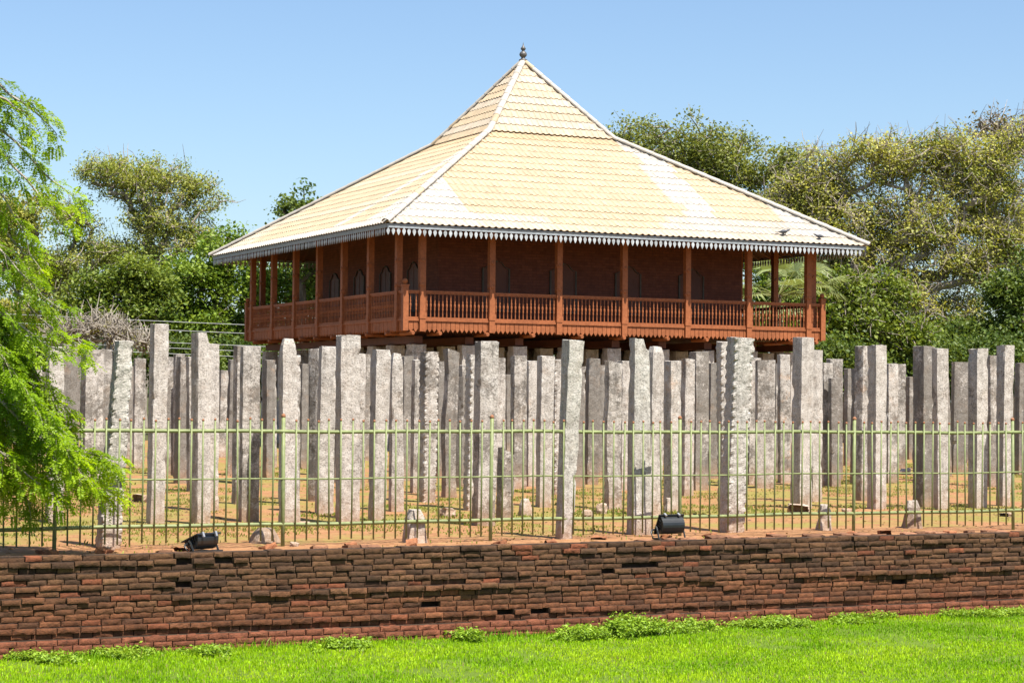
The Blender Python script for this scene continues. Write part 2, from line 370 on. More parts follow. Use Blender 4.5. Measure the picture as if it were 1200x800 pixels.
# ------------------------------------------------------------------ ruined brick wall
def brick_template(nx=7, ny=2, nz=3):
    V = {}; F = []
    def idx(p):
        k = tuple(np.round(p, 5)); return V.setdefault(k, len(V))
    for ax, s_, (na, nb) in ((0, -1, (ny, nz)), (0, 1, (ny, nz)), (1, -1, (nx, nz)), (2, -1, (nx, ny)), (2, 1, (nx, ny))):
        o_ = [a for a in (0, 1, 2) if a != ax]
        for i in range(na):
            for j in range(nb):
                q = []
                for (a, b) in ((i, j), (i+1, j), (i+1, j+1), (i, j+1)):
                    p = [0, 0, 0]; p[ax] = .5*s_; p[o_[0]] = a/na-.5; p[o_[1]] = b/nb-.5; q.append(idx(p))
                flip = (s_ > 0) == (ax != 1)
                F.append(q if flip else q[::-1])
    return np.array(list(V.keys())), np.array(F)
BT, BF = brick_template()
def bricks(specs, seed=0, rough=.004):
    """specs: rows of centre(3), dims(3), rot z, rot x, colour(3)"""
    A = np.array(specs, float); n = len(A)
    e = np.abs(BT)*2; corner = np.sort(e, 1)[:, 1]  # 1 on edges
    T = BT*(1-.05*(corner > .99)[:, None]*np.array([.35, 1, 1])) 
    V = T[None]*A[:, None, 3:6]
    c, s_ = np.cos(A[:, 6]), np.sin(A[:, 6]); x, y, z = V[..., 0], V[..., 1], V[..., 2]
    cx, sx = np.cos(A[:, 7]), np.sin(A[:, 7])
    y, z = y*cx[:, None]-z*sx[:, None], y*sx[:, None]+z*cx[:, None]
    V = np.stack([x*c[:, None]-y*s_[:, None], x*s_[:, None]+y*c[:, None], z], -1)+A[:, None, :3]
    flat = V.reshape(-1, 3)
    amp = np.repeat(rough*(.6+1.2*np.random.default_rng(seed).random(n)), len(BT))[:, None]
    flat = flat+amp*np.stack([vnoise(flat, seed+k, 22) for k in range(3)], 1)+.3*amp*np.stack([vnoise(flat, seed+k+5, 55) for k in range(3)], 1)
    F = (BF[None]+(np.arange(n)*len(BT))[:, None, None]).reshape(-1, 4)
    return flat, F, np.repeat(A[:, 8:11], len(BT), 0)
r = np.random.default_rng(5); specs = []; pads = []
HC = .0515; WU0, WU1 = -7.0, 33.0
for k in range(-1, 16):
    z = -.794+HC*(k+.5); u = WU0+r.uniform(0, .2)
    off = {-1: -.10, 0: -.095, 1: -.085, 2: -.012, 3: -.034, 4: -.008, 8: -.022, 9: .012, 10: .010, 11: .030, 12: .022, 13: .040, 14: .036, 15: .052}.get(k, 0.0)
    ruin = 0 if k < 4 else (.3 if k < 8 else 1)
    while u < WU1:
        L = r.choice([.19, .185, .175, .205]) if k < 9 else r.choice([.19, .185, .175, .21, .15, .225])
        P0 = np.array([[u, k*1.7, 0.]])
        hole = fbm(np.array([[u*.9, k*.55, 3.]]), 71, 1.0, 2)[0]
        if k == 15 and fbm(P0, 77, .5, 2)[0] < -.32: u += L; continue
        if not ((hole > (.5 if ruin else .62)) and 2 < k < 14 and r.random() < .75) and r.random() > .008*ruin:
            j = .003+.005*ruin
            dv = r.normal(0, j)+.03*ruin*fbm(np.array([[u*1.3, k*.8, 9.]]), 72, 1., 2)[0]+(.010+.016*ruin)*fbm(np.array([[u*.55, k*3.7, 4.]]), 74, 1., 2)[0]
            t = r.random(); patch = fbm(np.array([[u*.5, k*.25, 0.]]), 73, 1., 2)[0]
            if k < 2: colr = np.array((.195, .066, .034))*r.uniform(.75, 1.15)
            else:
                warm = np.array((.158, .060, .027)); brown = np.array((.122, .060, .029)); dark = np.array((.042, .025, .017)); grey = np.array((.12, .088, .062))
                f = np.clip((k-4)/7+patch*.7+r.normal(0, .15), 0, 1)
                colr = warm*(1-f)+brown*f
                if t < .12+.16*f: colr = colr*.5+dark*.5
                elif t > .975: colr = colr*1.35
                elif t > .90: colr = np.array((.20, .066, .031))
                colr = colr*r.uniform(.62, 1.12)
            depth = .16; pads.append((u+L/2, 18.06+off+max(dv, -.006)+.025+.05, z, L, .10, HC))
            specs.append((u+L/2, 18.06+off+dv+depth/2, z+r.normal(0, .002+.002*ruin), L-.0055-.003*ruin*r.random(), depth, HC-.0035-.004*ruin*r.random(), r.normal(0, .006+.01*ruin), r.normal(0, .012*ruin+.003), *colr))
        u += L
wall_root = empty('brick_wall', (0, 0, 0))
tag(wall_root, 'low ruined retaining wall of weathered reddish brown bricks above the lawn', 'wall', None, 'thing')
V, F, C = bricks(specs, 3, .0035)
link('brickwork', mesh('brickwork', V, F, C), MAT['wallbrick'], wall_root)
mb = MB(); mb.span((WU0, 18.165, LAWN_Z-.3), (WU1, 18.196, -.03)); mb.build('rubble_core', m_plain('dark_wall_core', (.035, .02, .013), .95, 0, .4, 20), wall_root)
mb = MB()
for q in pads: mb.box(q[:3], q[3:], None, np.array((.06, .036, .022))*r.uniform(.7, 1.2))
mb.build('joint_soil', MAT['wallbrick'], wall_root)
# broken bricks lying on the soil behind the wall's top
r = np.random.default_rng(9); specs = []
u = 0.0
while u < 22:
    L = r.uniform(.12, .24)
    if fbm(np.array([[u*.6, 0, 0.]]), 81, 1, 2)[0] > -.12 and r.random() < .8:
        specs.append((u+L/2, 18.36+r.normal(0, .03), .012+r.normal(0, .008), L-.02, r.uniform(.08, .14), .05, r.normal(0, .1), r.normal(0, .1), *(np.array((.25, .12, .065))*r.uniform(.6, 1.3))))
    u += L
for i, sp_ in enumerate(specs):
    V, F, C = bricks([(0, 0, 0, *sp_[3:])], 130+i, .007); link('coping_brick', mesh('coping_brick', V, F, C), MAT['wallbrick'], wall_root, sp_[:3])

# ------------------------------------------------------------------ fence
fence = empty('iron_fence', (4.42, 19.0, 0))
tag(fence, 'pale green painted iron railing fence running along the terrace edge', 'fence')
PU = [2.221*k for k in range(-3, 7)]
ball = lambda m, x, z, rad, col=(1, 1, 1): m.lathe([(.3*rad, z-rad), (.8*rad, z-.6*rad), (rad, z), (.8*rad, z+.6*rad), (.2*rad, z+rad)], 8, (x, 0, 0), col)
pm = MB(); pm.tube([(0, 0, -.25), (0, 0, 1.25)],   .019, 10); pme = None
cm = MB(); ball(cm, 0, 1.262, .024)
for u in PU:
    if pme is None:
        o = pm.build('post', MAT['fence'], fence, (u, 0, 0), True); pme = o.data
        c = cm.build('finial', MAT['rust'], o, None, True); cme = c.data
    else: o = link('post', pme, None, fence, (u, 0, 0)); link('finial', cme, None, o)
    o.rotation_euler = (rng.normal(0, .006), rng.normal(0, .008), 0)
for z, rad in ((1.114, .0185), (.655, .0085), (.215, .0185)):
    mb = MB(); xs = np.linspace(PU[0], PU[-1], 60)
    mb.tube(np.c_[xs, np.full(60, 0.0 if rad > .01 else -.012), z+.004*np.sin(xs*1.7)+.003*np.sin(xs*4.1)], rad, 8); mb.build('rail', MAT['fence'], fence, None, True)
pk = MB(); pk.tube([(0, 0, .055), (0, 0, 1.215)], .0088, 6); pkm = None
kb = MB(); ball(kb, 0, 1.222, .0135)
rest = MB(); restk = MB(); n_in = 0
for a, b in zip(PU[:-1], PU[1:]):
    for i in range(1, 19):
        u = a+(b-a)*i/19
        if -.65 < u < 11.35 and n_in < 100:
            n_in += 1; y = -.022+rng.normal(0, .0015)
            if pkm is None:
                o = pk.build('picket', MAT['fence'], fence, (u, y, 0), True); pkm = o.data
                k_ = kb.build('knob', MAT['rust'], o, None, True); kkm = k_.data
            else:
                o = link('picket', pkm, None, fence, (u, y, 0)); link('knob', kkm, None, o)
            o.rotation_euler = (rng.normal(0, .004), rng.normal(0, .006), 0); o.location.z = rng.normal(0, .006)
        else:
            rest.tube([(u, -.022, .055), (u, -.022, 1.215)], .0088, 6); ball(rest, u, 1.222, .0135)
tag(rest.build('picket_run', MAT['fence'], fence, None, True), kind='stuff')

# ------------------------------------------------------------------ stone pillars
PIL = {'A0':(5.40,23.22,2.00,0.176,0.168,0.00,-0.02,'-'),'A1':(5.02,19.38,1.99,0.210,0.151,0.02,0.13,'n'),'A2':(6.43,22.74,2.27,0.166,0.173,0.06,0.00,'-'),'A3':(10.88,39.72,2.18,0.220,0.220,-0.11,0.00,'-'),'A4':(8.37,33.48,2.20,0.311,0.311,0.03,0.00,'-'),'A5':(9.08,35.38,2.25,0.190,0.190,0.00,0.00,'-'),'A6':(10.10,41.80,2.24,0.170,0.170,0.00,0.00,'d'),'A7':(7.50,31.69,2.12,0.190,0.190,0.00,0.00,'-'),'A8':(10.59,36.63,2.16,0.190,0.190,0.00,0.00,'d'),'A9':(10.44,35.48,2.19,0.170,0.170,0.00,0.00,'d'),'B1':(10.81,36.18,2.13,0.190,0.190,0.23,0.00,'-'),'B2':(6.91,22.59,2.18,0.170,0.170,0.22,0.00,'s'),'B2b':(7.77,25.02,2.12,0.190,0.190,0.00,0.00,'-'),'B3':(11.73,36.44,2.13,0.194,0.194,-0.07,0.00,'d'),'B4':(7.64,23.07,2.05,0.212,0.212,-0.13,0.00,'d'),'B4c':(8.70,26.64,2.14,0.190,0.190,0.00,0.00,'-'),'B5':(11.88,34.80,2.11,0.170,0.170,0.18,0.00,'d'),'B6':(7.88,22.33,2.13,0.216,0.160,-0.09,-0.04,'r'),'B6b':(9.37,26.49,2.02,0.190,0.190,0.00,0.00,'-'),'B7':(14.09,39.11,2.12,0.170,0.170,0.00,0.00,'d'),'C1':(9.94,27.01,2.13,0.190,0.190,0.44,0.00,'-'),'C2':(8.97,24.13,2.09,0.203,0.190,-0.13,0.02,'-'),'C3':(8.58,22.30,2.18,0.239,0.239,-0.10,0.00,'-'),'C4':(17.15,43.50,2.43,0.170,0.170,0.00,0.00,'d'),'C5':(9.10,22.70,2.03,0.161,0.192,0.02,0.03,'-'),'C6':(10.05,24.40,2.03,0.172,0.145,-0.16,-0.02,'r'),'C7':(14.01,33.56,2.19,0.190,0.190,0.01,0.00,'d'),'C8':(12.30,29.03,2.04,0.190,0.190,-0.12,0.01,'-'),'D1':(11.27,26.25,2.10,0.194,0.216,0.05,0.01,'n'),'D2':(12.24,27.72,2.19,0.173,0.182,-0.03,0.02,'w'),'D2b':(14.90,34.12,2.12,0.190,0.190,0.00,0.00,'d'),'D3':(13.69,30.51,1.80,0.190,0.190,0.43,0.00,'d'),'D4':(11.12,24.45,2.03,0.171,0.190,0.01,0.03,'n'),'D5':(9.89,21.40,2.12,0.219,0.223,-0.08,0.02,'d'),'D6':(13.41,28.50,2.08,0.190,0.190,0.00,0.00,'d'),'D7':(10.53,22.18,0.89,0.158,0.154,0.04,0.00,'x'),'D8':(14.51,30.06,2.16,0.218,0.218,-0.13,0.00,'-'),'D9':(14.97,30.54,2.09,0.190,0.190,0.00,0.00,'-'),'E1':(12.35,24.81,2.04,0.169,0.195,-0.10,0.02,'-'),'E2':(14.05,27.75,2.06,0.190,0.190,0.00,0.00,'n'),'E3':(9.73,19.06,2.08,0.138,0.178,-0.01,0.08,'-'),'E4':(16.47,31.25,2.16,0.205,0.205,-0.20,0.00,'d'),'E5':(17.85,33.50,2.09,0.190,0.190,0.00,0.00,'d'),'E6':(13.07,24.18,1.99,0.195,0.204,-0.16,-0.02,'w'),'E7':(15.90,29.04,2.08,0.190,0.190,0.00,0.00,'-'),'E8':(10.77,19.32,2.13,0.223,0.167,-0.12,-0.02,'s'),'E9':(12.80,22.62,2.14,0.170,0.170,0.00,0.00,'r'),'F1':(13.53,23.40,1.98,0.166,0.170,0.13,0.00,'-'),'F2':(16.03,27.30,2.10,0.170,0.170,0.00,0.01,'-'),'F3':(17.15,28.82,2.25,0.247,0.247,-0.01,0.00,'d'),'F4':(19.75,32.71,2.15,0.190,0.190,0.00,0.00,'d'),'F5':(13.50,22.00,2.20,0.177,0.190,-0.17,-0.03,'n'),'F6':(12.11,19.63,2.17,0.225,0.243,-0.09,0.09,'n'),'F7':(18.61,29.12,2.14,0.307,0.307,-0.43,0.00,'-'),'F8':(20.79,32.12,2.15,0.190,0.190,0.00,0.00,'d'),'F9':(20.08,30.79,2.29,0.190,0.190,-0.26,0.00,'o'),'G1':(15.59,23.49,2.33,0.213,0.212,0.08,0.02,'-'),'G2':(16.80,24.97,2.20,0.166,0.190,0.00,0.00,'-'),'G2b':(19.97,29.36,2.12,0.190,0.190,0.00,0.00,'-'),'G3':(21.92,31.92,2.25,0.250,0.250,-0.28,0.00,'d'),'G3b':(19.97,29.07,1.86,0.168,0.168,-0.25,0.00,'d'),'G4':(27.15,38.99,2.21,0.167,0.167,0.00,0.00,'d'),'G5':(17.79,25.23,2.29,0.156,0.170,0.26,0.02,'d'),'G6':(16.49,23.01,2.23,0.188,0.192,0.06,0.00,'-'),'G7':(26.95,36.89,2.28,0.338,0.338,-0.47,0.00,'-'),'H2':(17.54,23.39,2.25,0.209,0.222,0.12,0.00,'d'),'H3':(17.36,22.75,2.20,0.156,0.173,-0.20,0.00,'-'),'H4':(27.04,34.84,2.31,0.311,0.311,-0.43,0.00,'d'),'H5':(18.16,22.98,2.22,0.192,0.201,0.03,0.00,'-'),'H6':(22.96,28.67,2.29,0.190,0.190,0.00,0.00,'-'),'H7':(18.81,23.24,2.28,0.145,0.183,0.04,0.03,'-'),'H8':(27.36,33.29,2.28,0.170,0.170,0.00,0.00,'d'),'H9':(18.45,22.22,2.20,0.170,0.170,-0.19,0.00,'-'),'S1':(6.62,19.46,0.14,0.219,0.186,0.00,0.01,'t'),'S2':(8.07,19.10,0.35,0.176,0.169,0.00,0.00,'t'),'S3':(11.23,23.06,0.22,0.140,0.124,-0.10,0.00,'t'),'S4':(13.36,23.21,0.20,0.065,0.065,0.00,0.00,'t'),'S5':(13.27,19.53,0.31,0.133,0.125,-0.20,0.00,'t'),'S6':(14.57,19.63,0.33,0.179,0.163,-0.39,0.00,'t'),}
LAB = {
'A0': 'pale pillar half hidden by the feathery green branch at the left edge',
'A1': 'leaning pillar with scalloped drill notches down both edges beside the feathery branch',
'A2': 'tallest slim grey pillar on the left, flat topped, right of the scalloped leaning one',
'A3': 'smooth pale back-row pillar just left of the tallest slim pillar',
'A4': 'broad pitted pillar behind the feathery branch with a dark left face',
'A5': 'speckled back pillar squeezed between the broad pitted pillar and the scalloped leaning one',
'A6': 'thin dark brown pillar left of the broad pitted pillar, behind the branch',
'A7': 'light narrow pillar directly right of the half hidden pillar in the foliage',
'A8': 'dark speckled back pillar touching the right side of the tallest slim pillar',
'A9': 'lichen-spotted back pillar with a loose-looking cap, midway from slim pillar to stepped pillar',
'B1': 'back pillar with dark left edge just left of the step-topped pillar',
'B2': 'pale pillar with a stepped broken top above the left floodlight',
'B2b': 'rounded-shoulder pillar standing close behind the step-topped pillar',
'B3': 'shadowy back pillar between the step-topped pillar and the dark-edged blocky one',
'B4': 'blocky flat-topped pillar with a blackened left face, left of the round-topped pillar',
'B4c': 'pillar end showing behind the top left corner of the blackened blocky pillar',
'B5': 'brownish back pillar seen between the blackened blocky pillar and the round-topped one',
'B6': 'pillar with a worn rounded top that widens toward its foot',
'B6b': 'narrow pale pillar pressed behind the right edge of the round-topped pillar',
'B7': 'very dark mottled back pillar right of the round-topped pillar',
'C1': 'grey pillar showing only its shaded side, left partner of a flat-topped pillar pair',
'C2': 'smooth flat-topped pillar, right partner of a pair left of the tall broad pillar',
'C3': 'tall broad smooth pillar just left of the near corner of the pavilion',
'C4': 'mottled back pillar right behind the tall broad smooth pillar',
'C5': 'pillar with a slab-like cap overhanging to the right, near the pavilion corner',
'C6': 'slightly bowed round-shouldered pillar beside the slab-capped pillar',
'C7': 'dark pitted back pillar between the bowed pillar and the one with drilled edges',
'C8': 'slim pillar leaning right behind the one with drilled edges',
'D1': 'rough pillar with drill-hole notches along its edge, right of the block-topped stump',
'D2': 'crooked pillar with a slanting chipped top, right of the drilled-edge pillar',
'D2b': 'short dark pillar top peeping between the drilled-edge pillar and the crooked one',
'D3': 'low black-stained pillar in shade between the crooked pillar and a notched slim one',
'D4': 'slim pillar with notched right edge close beside the big lichen-dark pillar',
'D5': 'big pillar with lichen-dark top, second fence post from centre stands before it',
'D6': 'spotted back pillar behind the right side of the big lichen-dark pillar',
'D7': 'half-height broken pillar standing just right of the big lichen-dark pillar',
'D8': 'back pillar with blackened left side above the small square stump',
'D9': 'blotchy ochre back pillar between the blackened-side pillar and a tidy square one',
'E1': 'tidy square pillar left of the front pillar that leans right',
'E2': 'flaking narrow pillar between the tidy square pillar and the leaning front one',
'E3': 'front pillar leaning to the right with its foot nearest the wall',
'E4': 'back pillar heavily streaked with black lichen right of the leaning front pillar',
'E5': 'very thin dark strip of pillar right of the black-streaked one',
'E6': 'eroded lumpy pillar midway from the black-streaked pillar to the pointed front pair',
'E7': 'back pillar touching the left side of the tall front pillar by the right floodlight',
'E8': 'tall front pillar with brown left face directly left of the right floodlight',
'E9': 'round-cornered pale pillar just behind the front pillar by the right floodlight',
'F1': 'flat-topped ochre-stained pillar directly behind the right floodlight',
'F2': 'plain beige pillar joined in view to the ochre-stained one behind the floodlight',
'F3': 'wide lichen-blotched back pillar left of the scalloped-edge pair',
'F4': 'narrow shaded back pillar left of the scalloped-edge pair',
'F5': 'thinner scalloped-edge pillar peeking out left of the widest front pillar',
'F6': 'widest front pillar with bold scalloped left edge and rough bright face',
'F7': 'square back pillar immediately right of the widest scalloped pillar',
'F8': 'dark narrow back pillar right of the square back pillar',
'F9': 'orange-brown topped pillar below the right end of the pavilion skirt',
'G1': 'tall clean pillar under the right corner of the pavilion, rock at its foot',
'G2': 'pillar standing close behind the tall clean one under the pavilion corner',
'G2b': 'thin shadowed pillar behind the pair under the pavilion corner',
'G3': 'mottled back pillar with flat top right of the pavilion corner pair',
'G3b': 'lower dark pillar in front of the mottled flat-topped one',
'G4': 'far short pillar just left of the twin front pillars on the right',
'G5': 'brown left twin of two touching front pillars on the right',
'G6': 'pale right twin of two touching front pillars on the right',
'G7': 'whitish wide back pillar right of the twin front pillars',
'H2': 'dark lichen-crusted pillar with a brown shaded side behind the right stump',
'H3': 'cleaner slim pillar touching the dark lichen-crusted pillar on its right',
'H4': 'wide streaked back pillar between the lichen-crusted pair and the far right pair',
'H5': 'smooth pillar, left one of the far right pair',
'H6': 'shaded pillar glimpsed between the far right pair',
'H7': 'tall smooth pillar, right one of the far right pair',
'H8': 'dark back pillar at the right edge of the view',
'H9': 'pale pillar cut off by the right edge of the view',
'S1': 'low flared brown stump in front of the round-topped pillar',
'S2': 'square stump with pale top and red-brown base before the drilled-edge pillar',
'S3': 'small pale square stump right of the half-height broken pillar',
'S4': 'tiny pale stump beside the right floodlight',
'S5': 'knobbly front stump right of the tall pillar with a rock at its foot',
'S6': 'front stump with a pale rough top below the dark lichen-crusted pillar',
}
LICH = dict(S1=.75, S2=.35, S3=.4, S5=.5, S6=.45, A5=.6, A9=.6, A8=.7, B4=.45, B7=1, C4=.8, C7=.8, D1=.35, D3=.9, D5=.4, D6=.6, D8=.6, D9=.3, E4=1, E5=.9, E6=.35, F3=.7, F8=.8, G3=.85, G3b=.8, G4=.8, H2=.9, H4=.75, H8=.9, G5=.5, F7=.35, C6=.25, D7=.6, A4=.45)
OCH = dict(F1=1, F9=1.4, G5=.8, D9=.9, A6=1.4, B5=.9, E1=.4, E2=.8, S1=2.2, S2=1, F2=.8)
def pillar_mesh(h, sb, st, style, seed, wob=.009):
    r = np.random.default_rng(seed); nr = 120 if style == 'n' else 34; m = 5
    if h < .5: nr = 8
    side = np.linspace(-.5, .5, m+1)[:-1]
    ring = np.concatenate([np.c_[side, np.full(m, -.5)], np.c_[np.full(m, .5), side], np.c_[-side, np.full(m, .5)], np.c_[np.full(m, -.5), -side]])
    isc = np.zeros(4*m, bool); isc[::m] = True
    ring[isc] *= .96
    zs = np.linspace(-.25, h, nr); V = []
    ph = r.uniform(0, 6)
    for z in zs:
        t = np.clip(z/h, 0, 1); s_ = sb+(st-sb)*t
        q = ring*s_
        if style == 'n':
            bite = .5+.5*np.sin(z*2*np.pi/.105+ph); q = q.copy(); q[isc] *= 1-.14*(bite > .5)*(.4+.6*r.random())
        if style in 'rt' and h-z < min(.16, h*.3): q = q*(1-.35*(1-(h-z)/min(.16, h*.3))**2)
        if style == 't': q = q*(1+.2*np.clip((.12-z)/.12, 0, 1))
        if style == 'w': q = q*(1+.07*math.sin(z*5+ph)); q = q+np.array((.012*math.sin(z*3.1+ph), .01*math.cos(z*4+ph)))
        V.append(np.c_[q, np.full(len(q), z)])
    V = np.array(V)
    if style == 's':                                    # a corner of the head broken away
        topm = (V[..., 2] > h-.13) & (V[..., 0] > .12*st); V[..., 2] = np.where(topm, np.minimum(V[..., 2], h-.13+.02*V[..., 0]), V[..., 2])
    if style in 'wx': V[..., 2] -= np.clip((V[..., 2]-h+.25)/.25, 0, 1)*(.05 if style == 'w' else .09)*(V[..., 0]/st+.5)
    V[-1, :, 2] += .010*vnoise(V[-1]*1., seed, 9)+r.normal(0, .003, V.shape[1])
    flat = V.reshape(-1, 3); k = 4*m
    amp = wob*(1.5 if style in 'wx' else 1.0)
    d = np.stack([.55*vnoise(flat, seed+i, 5)+.55*vnoise(flat, seed+i+4, 21)+.3*vnoise(flat, seed+i+8, 45) for i in range(2)], 1); flat[:, :2] += amp*d
    fl3 = flat.reshape(nr, k, 3)
    for q in range(int(r.integers(3, 7))):                 # chipped arrises
        c_ = m*int(r.integers(0, 4)); zc = r.uniform(.1, h); hw = r.uniform(.03, .11); w_ = np.clip(1-np.abs(fl3[:, c_, 2]-zc)/hw, 0, 1)*r.uniform(.10, .24)
        for cc, f_ in ((c_, 1), ((c_+1) % k, .45), ((c_-1) % k, .45)): fl3[:, cc, :2] *= (1-w_*f_)[:, None]
    cap = flat[-k:].mean(0)+np.array((0, 0, .006)); i, j = np.meshgrid(np.arange(nr-1), np.arange(k), indexing='ij'); i = i.ravel(); j = j.ravel(); jn = (j+1) % k
    F = np.stack([i*k+j, i*k+jn, (i+1)*k+jn, (i+1)*k+j], 1)
    T = np.stack([(nr-1)*k+np.arange(k), (nr-1)*k+(np.arange(k)+1) % k, np.full(k, nr*k)], 1)
    return mesh('stone_pillar', np.concatenate([flat, cap[None]]), [F, T])
for i, (k, (u, v, h, sb, st, rz, lean, style)) in enumerate(PIL.items()):
    if k == 'S1': h, sb, st = .17, .24, .21
    stump = style == 't'
    o = link('pillar_stump' if stump else 'stone_pillar', pillar_mesh(h, sb, st, style if style in 'nrtswx' else '-', 100+i, .018 if stump else .008), MAT['granite'])
    o.location = (u, v, -.02); o.rotation_euler = (0, 0, rz)
    if lean:
        a = lean/h; o.rotation_euler = (Matrix.Rotation(a, 3, Vector((_s, _c, 0)))@Matrix.Rotation(rz, 3, 'Z')).to_euler()
    elif not stump: o.rotation_euler = (rng.normal(0, .006), rng.normal(0, .008), rz)
    o.color = (LICH.get(k,  .95 if style == 'd' else (.02 if v < 26 else .5))+rng.uniform(-.08, .08), OCH.get(k, .25), 0, 1)
    tag(o, LAB[k], 'stump' if stump else 'pillar', 'pillar stumps along the fence' if stump else 'granite pillars of the ruined hall', 'thing')
# the rows farther back, glimpsed between the nearer ones
r = np.random.default_rng(77); far_me = [pillar_mesh(h, .24, .22, '-', 300+i) for i, h in enumerate((2.1, 2.2, 2.05, 2.15, 1.95))]
for me_ in far_me: me_.materials.append(MAT['granite'])
taken = [(p[0], p[1]) for p in PIL.values()]; nf = 0
for v in (30.4, 33.2, 36.4, 39.6, 42.8, 46.0):
    for u in np.arange(v*.20, v*.85, 1.45):
        uu, vv = u+r.normal(0, .2), v+r.normal(0, .25)
        if vv > 47.6 and 19 < uu < 35: continue
        if min(math.hypot(uu-a, vv-b) for a, b in taken) < .6 or r.random() < .16: continue
        o = link('stone_pillar', far_me[nf % 5], None, None, (uu, vv, -.02)); nf += 1
        o.rotation_euler = (r.normal(0, .012), r.normal(0, .012), r.normal(0, .06)); o.color = (r.uniform(.3, 1), r.uniform(.1, .7), 0, 1)
        tag(o, 'distant weathered stone pillar glimpsed through gaps between nearer pillars', 'pillar', 'granite pillars of the ruined hall', 'thing')

# dry leaves and grit on the soil
r_ = np.random.default_rng(17)
def litter(n, v0, v1, size, ca, cb, seed):
    q = np.random.default_rng(seed); v = np.sqrt(q.uniform(v0**2, v1**2, n)); u = q.uniform(v*.19-1, v*.86+1)
    k = fbm(np.c_[u, v, 0*u], 91, .8, 3) > q.uniform(-.5, .35, n); u, v = u[k], v[k]; n = len(u)
    c = np.c_[u, v, terrace_z(u, v)+.004]; a = q.uniform(0, 6.28, n); s = size*q.uniform(.5, 1.5, n)[:, None]; d = np.c_[np.cos(a), np.sin(a), q.normal(0, .25, n)]*s; e = np.c_[-np.sin(a), np.cos(a), q.normal(0, .25, n)]*s*.5
    f = q.random(n)[:, None]; return np.stack([c-d, c+e+(0, 0, .004), c+d, c-e], 1).reshape(-1, 3), np.arange(n*4).reshape(-1, 4), np.repeat(np.array(ca)*(1-f)+np.array(cb)*f, 4, 0)
V, F, C = litter(9000, 18.35, 34, .022, (.10, .05, .025), (.36, .22, .11), 3)
tag(link('leaf_litter', mesh('leaf_litter', V, F, C), MAT['leaf']), 'dry brown leaves and crumbs scattered on the bare soil', 'leaf litter', kind='stuff')

# rocks and rubble between them
def rock_mesh(d, seed, box=.5):
    n = 9; g = np.linspace(-1, 1, n); P = []; F = []
    me_v, me_f = brick_template(6, 5, 5); v = me_v*2
    sph = v/np.linalg.norm(v, axis=1)[:, None]; v = v*box+sph*(1-box)
    v = v*(1+.16*vnoise(v, seed, 1.6)[:, None]+.07*vnoise(v, seed+3, 4.)[:, None])*np.array(d)/2
    return mesh('rock', v, me_f)
for (x, y, d, label, bx) in (
    (525, 605, (.17, .13, .12), 'small pale squared stone on the ground before the crooked pillar', .8),
    (688, 606, (.15, .13, .11), 'rounded grey stone left of the taller lump below the eroded pillar', .4),
    (705, 602, (.17, .13, .16), 'upright lump of rock at the foot of the eroded lumpy pillar', .5),
    (936, 602, (.30, .22, .15), 'broad brown rock at the foot of the tall pavilion-corner pillar', .4),
    (164, 588, (.20, .15, .13), 'grey stone left of the tallest slim pillar near the branch', .5),
    (357, 617, (.11, .09, .07), 'little white stone beside the foot of the round-topped pillar', .5),
    (1061, 556, (.25, .20, .12), 'tilted flat slab lying behind the dark lichen-crusted pillar', .85),
    (968, 606, (.12, .1, .06), 'small brown rock just behind the knobbly front stump', .4),
    (992, 600, (.14, .1, .06), 'low brown stone left of the twin front pillars', .4),
    (1180, 605, (.2, .12, .06), 'flat brown stone in front of the far right pair', .5),
    (345, 640, (.10, .08, .05), 'reddish stone on the bare soil right of the flared stump', .5),
    (128, 645, (.12, .08, .05), 'orange brick lump at the foot of the scalloped leaning pillar', .7)):
    v_ = FWD + RIGHT*((x-600)/2412.6) + UP*((400-y)/2412.6); k = -EYE/v_.z
    o = link('rock', rock_mesh(d, int(x), bx), MAT['rock'], None, (v_.x*k, v_.y*k, d[2]*.36))
    o.rotation_euler = (rng.normal(0, .1), rng.normal(0, .1), rng.uniform(0, 3)); o.color = (.2, .8 if 'brown' in label or 'red' in label or 'orange' in label else .2, 0, 1)
    tag(o, label, 'stone')
r = np.random.default_rng(31); 
for i in range(16):
    me_v, F, C = bricks([(0, 0, 0, r.uniform(.1, .2), .11, .05, 0, 0, *(np.array((.32, .13, .06))*r.uniform(.7, 1.3)))], 40+i, .012)
    u = 4.2+i*.72+r.uniform(-.25, .25)
    o = link('loose_brick', mesh('loose_brick', me_v, F, C), MAT['wallbrick'], None, (u, r.uniform(18.5, 18.9), .012))
    o.rotation_euler = (r.normal(0, .15), r.normal(0, .15), r.uniform(0, 3))
    tag(o, 'broken reddish brick lying on the bare soil just above the wall', 'brick', 'loose bricks on top of the wall')

# ------------------------------------------------------------------ the pavilion
PC = (27.04, 55.96, 0)
pav = empty('wooden_pavilion', PC)
tag(pav, 'reddish wooden pavilion on stone stilts with railed veranda and pale tiled hip roof', 'pavilion')
def R4(k): return np.array(Matrix.Rotation(k*math.pi/2, 3, 'Z'))
class SB(MB):                        # a mesh built for one of four sides: front is k = 0 (s along +x, outward -y)
    def __init__(s, k): super().__init__(); s.X = R4(k)
    def add(s, V, F, col=(1, 1, 1)): super().add(np.asarray(V, float)@s.X.T, F, col)
A_, B_, E_, WH, HK = 6.0, 6.48, 7.40, 4.81, 2.034
ZS, ZF, ZR, ZE, ZK, ZA = 3.15, 3.46, 4.235, 5.87, 9.15, 11.62
